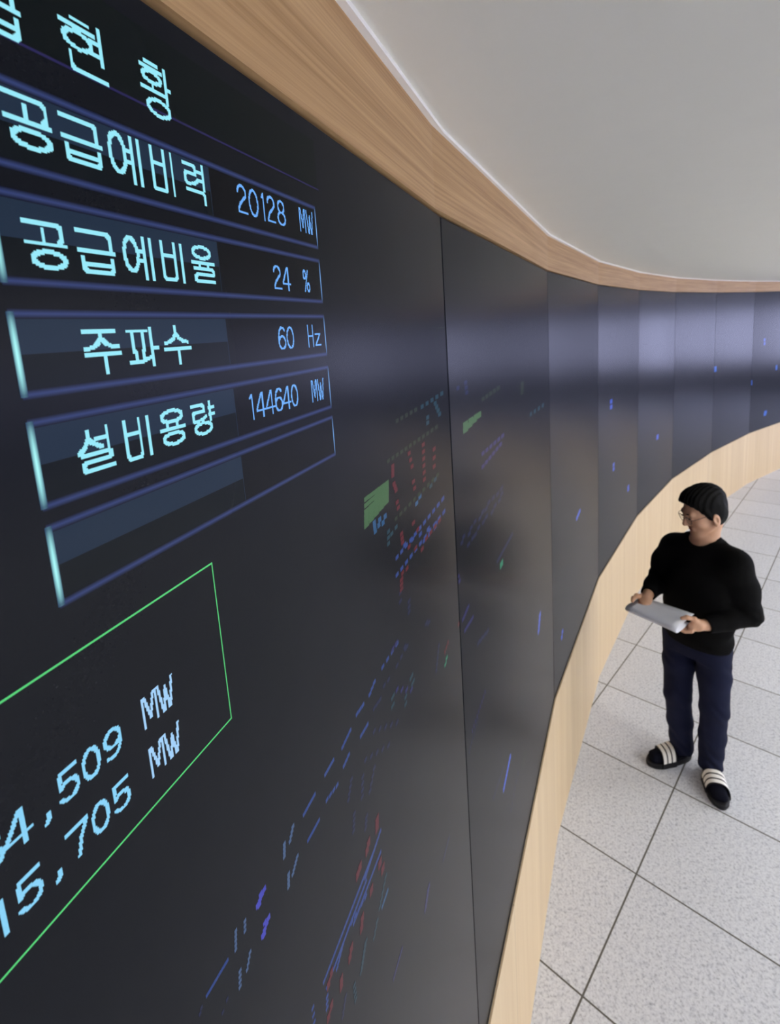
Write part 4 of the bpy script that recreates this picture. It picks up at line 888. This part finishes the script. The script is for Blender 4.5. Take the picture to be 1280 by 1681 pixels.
# --- socks and slide sandals
def foot_frame(an, fd):
    side = np.array((fd[1], -fd[0], 0)); heel = np.array((an[0], an[1], 0))-fd*.052
    return lambda x, y, z: heel+side*x+fd*y+UP*z
def outline(n=40):
    pts = []
    for k in range(n):
        a = 2*math.pi*k/n
        y = .1325-.1365*math.cos(a)
        t = np.clip(y/.27, 0, 1)
        w = np.interp(t, [0, .12, .35, .55, .75, .9, 1.0], [.030, .039, .042, .048, .056, .050, .031])
        x = w*(abs(math.sin(a))**.55)*math.copysign(1, math.sin(a))
        pts.append((x, y))
    return pts
for an, fd in ((AN_L, FD_L), (AN_R, FD_R)):
    f = foot_frame(an, fd)
    K = Field(np.array((an[0]-.26, an[1]-.26, .02)), np.array((an[0]+.26, an[1]+.26, .20)), 0.004)
    K.chain([f(0, .035, .064), f(0, .105, .058), f(0, .170, .050), f(.002, .222, .046)], [.036, .036, .032, .026], .02)
    K.chain([f(-.020, .180, .046), f(-.014, .230, .044)], [.024, .020], .02); K.chain([f(.024, .175, .046), f(.022, .220, .044)], [.024, .020], .02)
    K.chain([f(0, .050, .07), f(0, .052, .17)], [.040, .044], .02)
    K.put(lambda x, y, z: z-.029+0*x, (an-.26)*np.array((1, 1, 0)), an+np.array((.26, .26, -.05)), .004, cut=True)
    K.obj('sock', M_SOCK, person, 1)
    # sole
    ol = outline(); bm = bmesh.new(); rings = []
    for z, sc in ((0.0, .93), (.004, 1.0), (.022, 1.02), (.031, 1.0), (.033, .94)):
        rings.append([bm.verts.new(Vector(f(x*sc, .1325+(y-.1325)*sc, z))) for x, y in ol])
    for a, b in zip(rings[:-1], rings[1:]):
        for k in range(len(ol)): bm.faces.new((a[k], a[(k+1) % len(ol)], b[(k+1) % len(ol)], b[k]))
    bm.faces.new(rings[0][::-1]); bm.faces.new(rings[-1])
    bmesh.ops.recalc_face_normals(bm, faces=bm.faces)
    sole = bm_obj('slide_sandal', bm, M_RUBBER, person, True)
    # strap with three white bands
    NY, NA = 22, 26
    verts, faces, mi = [], [], []
    for layer in (0, .006):
        for j in range(NY+1):
            y = .112+.084*j/NY
            for i in range(NA+1):
                a = math.pi*(i/NA)
                w = .0515-.001*(j/NY)+layer
                hgt = .092-.018*(j/NY)+layer
                x = -w*math.copysign(abs(math.cos(a))**.75, math.cos(a)); z = .012+(hgt)*abs(math.sin(a))**.72
                yy_ = y+.012*(i/NA-.5)*2*-1
                verts.append(tuple(f(x, yy_, z)))
    N1 = (NY+1)*(NA+1)
    for layer in (0, 1):
        for j in range(NY):
            for i in range(NA):
                q = [layer*N1+j*(NA+1)+i, layer*N1+j*(NA+1)+i+1, layer*N1+(j+1)*(NA+1)+i+1, layer*N1+(j+1)*(NA+1)+i]
                faces.append(tuple(q if layer else q[::-1]))
                jj = j
                band = (2 <= jj < 7) or (9 <= jj < 14) or (16 <= jj < 21)
                mi.append(1 if (band and layer and 2 <= i < NA-2) else 0)
    for j in (0, NY):
        for i in range(NA):
            q = (j*(NA+1)+i, j*(NA+1)+i+1, N1+j*(NA+1)+i+1, N1+j*(NA+1)+i)
            faces.append(q if j == 0 else q[::-1]); mi.append(0)
    mesh_obj('strap', verts, faces, [M_RUBBER, M_STRIPE], sole, None, mi, True)['label'] = 'black strap with three white stripes'

# --- spectacles and eyes
bm = bmesh.new()
def rim_pts(s): return [hp(s*.032+.023*math.cos(2*math.pi*k/24), .104-.004*abs(math.cos(2*math.pi*k/24)), -.004+.0195*math.sin(2*math.pi*k/24)) for k in range(24)]
for s in (1, -1):
    tube(bm, rim_pts(s), .0014, 6, True)
    tube(bm, [hp(s*.055, .101, .004), hp(s*.069, .090, .006), hp(s*.080, .02, .006), hp(s*.082, -.010, .010), hp(s*.080, -.028, -.012)], .0014, 6)
bmq = bmesh.new()
for zz, rr in ((-.0605, .0034), (-.0715, .0040)): tube(bmq, [hp(-.017, .0885, zz), hp(-.007, .0935, zz+.0008), hp(.007, .0935, zz+.0008), hp(.017, .0885, zz)], rr, 6)
bm_obj('lips', bmq, plain('lip_skin', srgb(176, 108, 96), .5, .3), person, True)
tube(bm, [hp(-.010, .105, .002), hp(0, .108, .006), hp(.010, .105, .002)], .0014, 6)
gl_ = bm_obj('glasses', bm, M_RIM, person, True)
for s in (1, -1):
    bm = bmesh.new(); v = [bm.verts.new(Vector(p)) for p in rim_pts(s)]; bm.faces.new(v)
    bm_obj('lens', bm, M_LENS, gl_)
    bm = bmesh.new(); bmesh.ops.create_uvsphere(bm, u_segments=14, v_segments=10, radius=.0075)
    for q in bm.verts: q.co = Vector(hp(s*.031, .0925, .0)) + Vector((q.co.x, q.co.y, q.co.z*.55))
    bm_obj('eye', bm, M_EYE, person, True)
    bm = bmesh.new(); tube(bm, [hp(s*.014, .094, .021), hp(s*.030, .092, .027), hp(s*.046, .080, .023)], .0030, 6)
    bm_obj('eyebrow', bm, M_HAIR, person, True)

# ------------------------------------------------------------------ the papers he holds: folded sheets, curled along the near edge
c0 = np.array((-.205, -.262, 1.030))                 # middle of the near fold
half = .137
NS = 5
prof0 = [(.150, .020), (.110, .021), (.070, .019), (.035, .018), (.012, .016), (-.006, .010), (-.012, -.002), (-.008, -.013), (.008, -.018), (.040, -.018), (.080, -.014), (.105, -.010)]
bm = bmesh.new()
for s in range(NS):
    k = s/(NS-1)
    prof = [(n*(1-.10*k)+.012*k, z*(1-.62*k)+.001*k) for n, z in prof0]
    prof[0] = (prof0[0][0]-.010*s, prof[0][1]); prof[-1] = (prof0[-1][0]-.006*s, prof[-1][1])
    rows_ = []
    for j, tt in enumerate(np.linspace(-1, 1, 9)):
        h = half-.002*s
        wob = .004*math.sin(tt*2.2+s*.4)
        tilt = .010*(tt+.2)
        rows_.append([bm.verts.new(Vector(c0+TV*h*tt+NV*(n+wob*.4)+UP*(z+tilt*(n*6+.1)+wob*.3))) for n, z in prof])
    fs_ = []
    for j in range(8):
        for i in range(len(prof)-1):
            fs_.append(bm.faces.new((rows_[j][i], rows_[j+1][i], rows_[j+1][i+1], rows_[j][i+1])))
    bmesh.ops.recalc_face_normals(bm, faces=fs_)
    bmesh.ops.solidify(bm, geom=fs_, thickness=.0014)
cc = Vector(c0)
for v in bm.verts: v.co -= cc
papers = bm_obj('papers', bm, M_PAPER, None, True)
papers.rotation_euler = (0, 0, PROT)
papers.location = PO + Matrix.Rotation(PROT, 3, 'Z') @ cc
tag(papers, 'bundle of folded white paper sheets held in both hands of the man', 'papers')
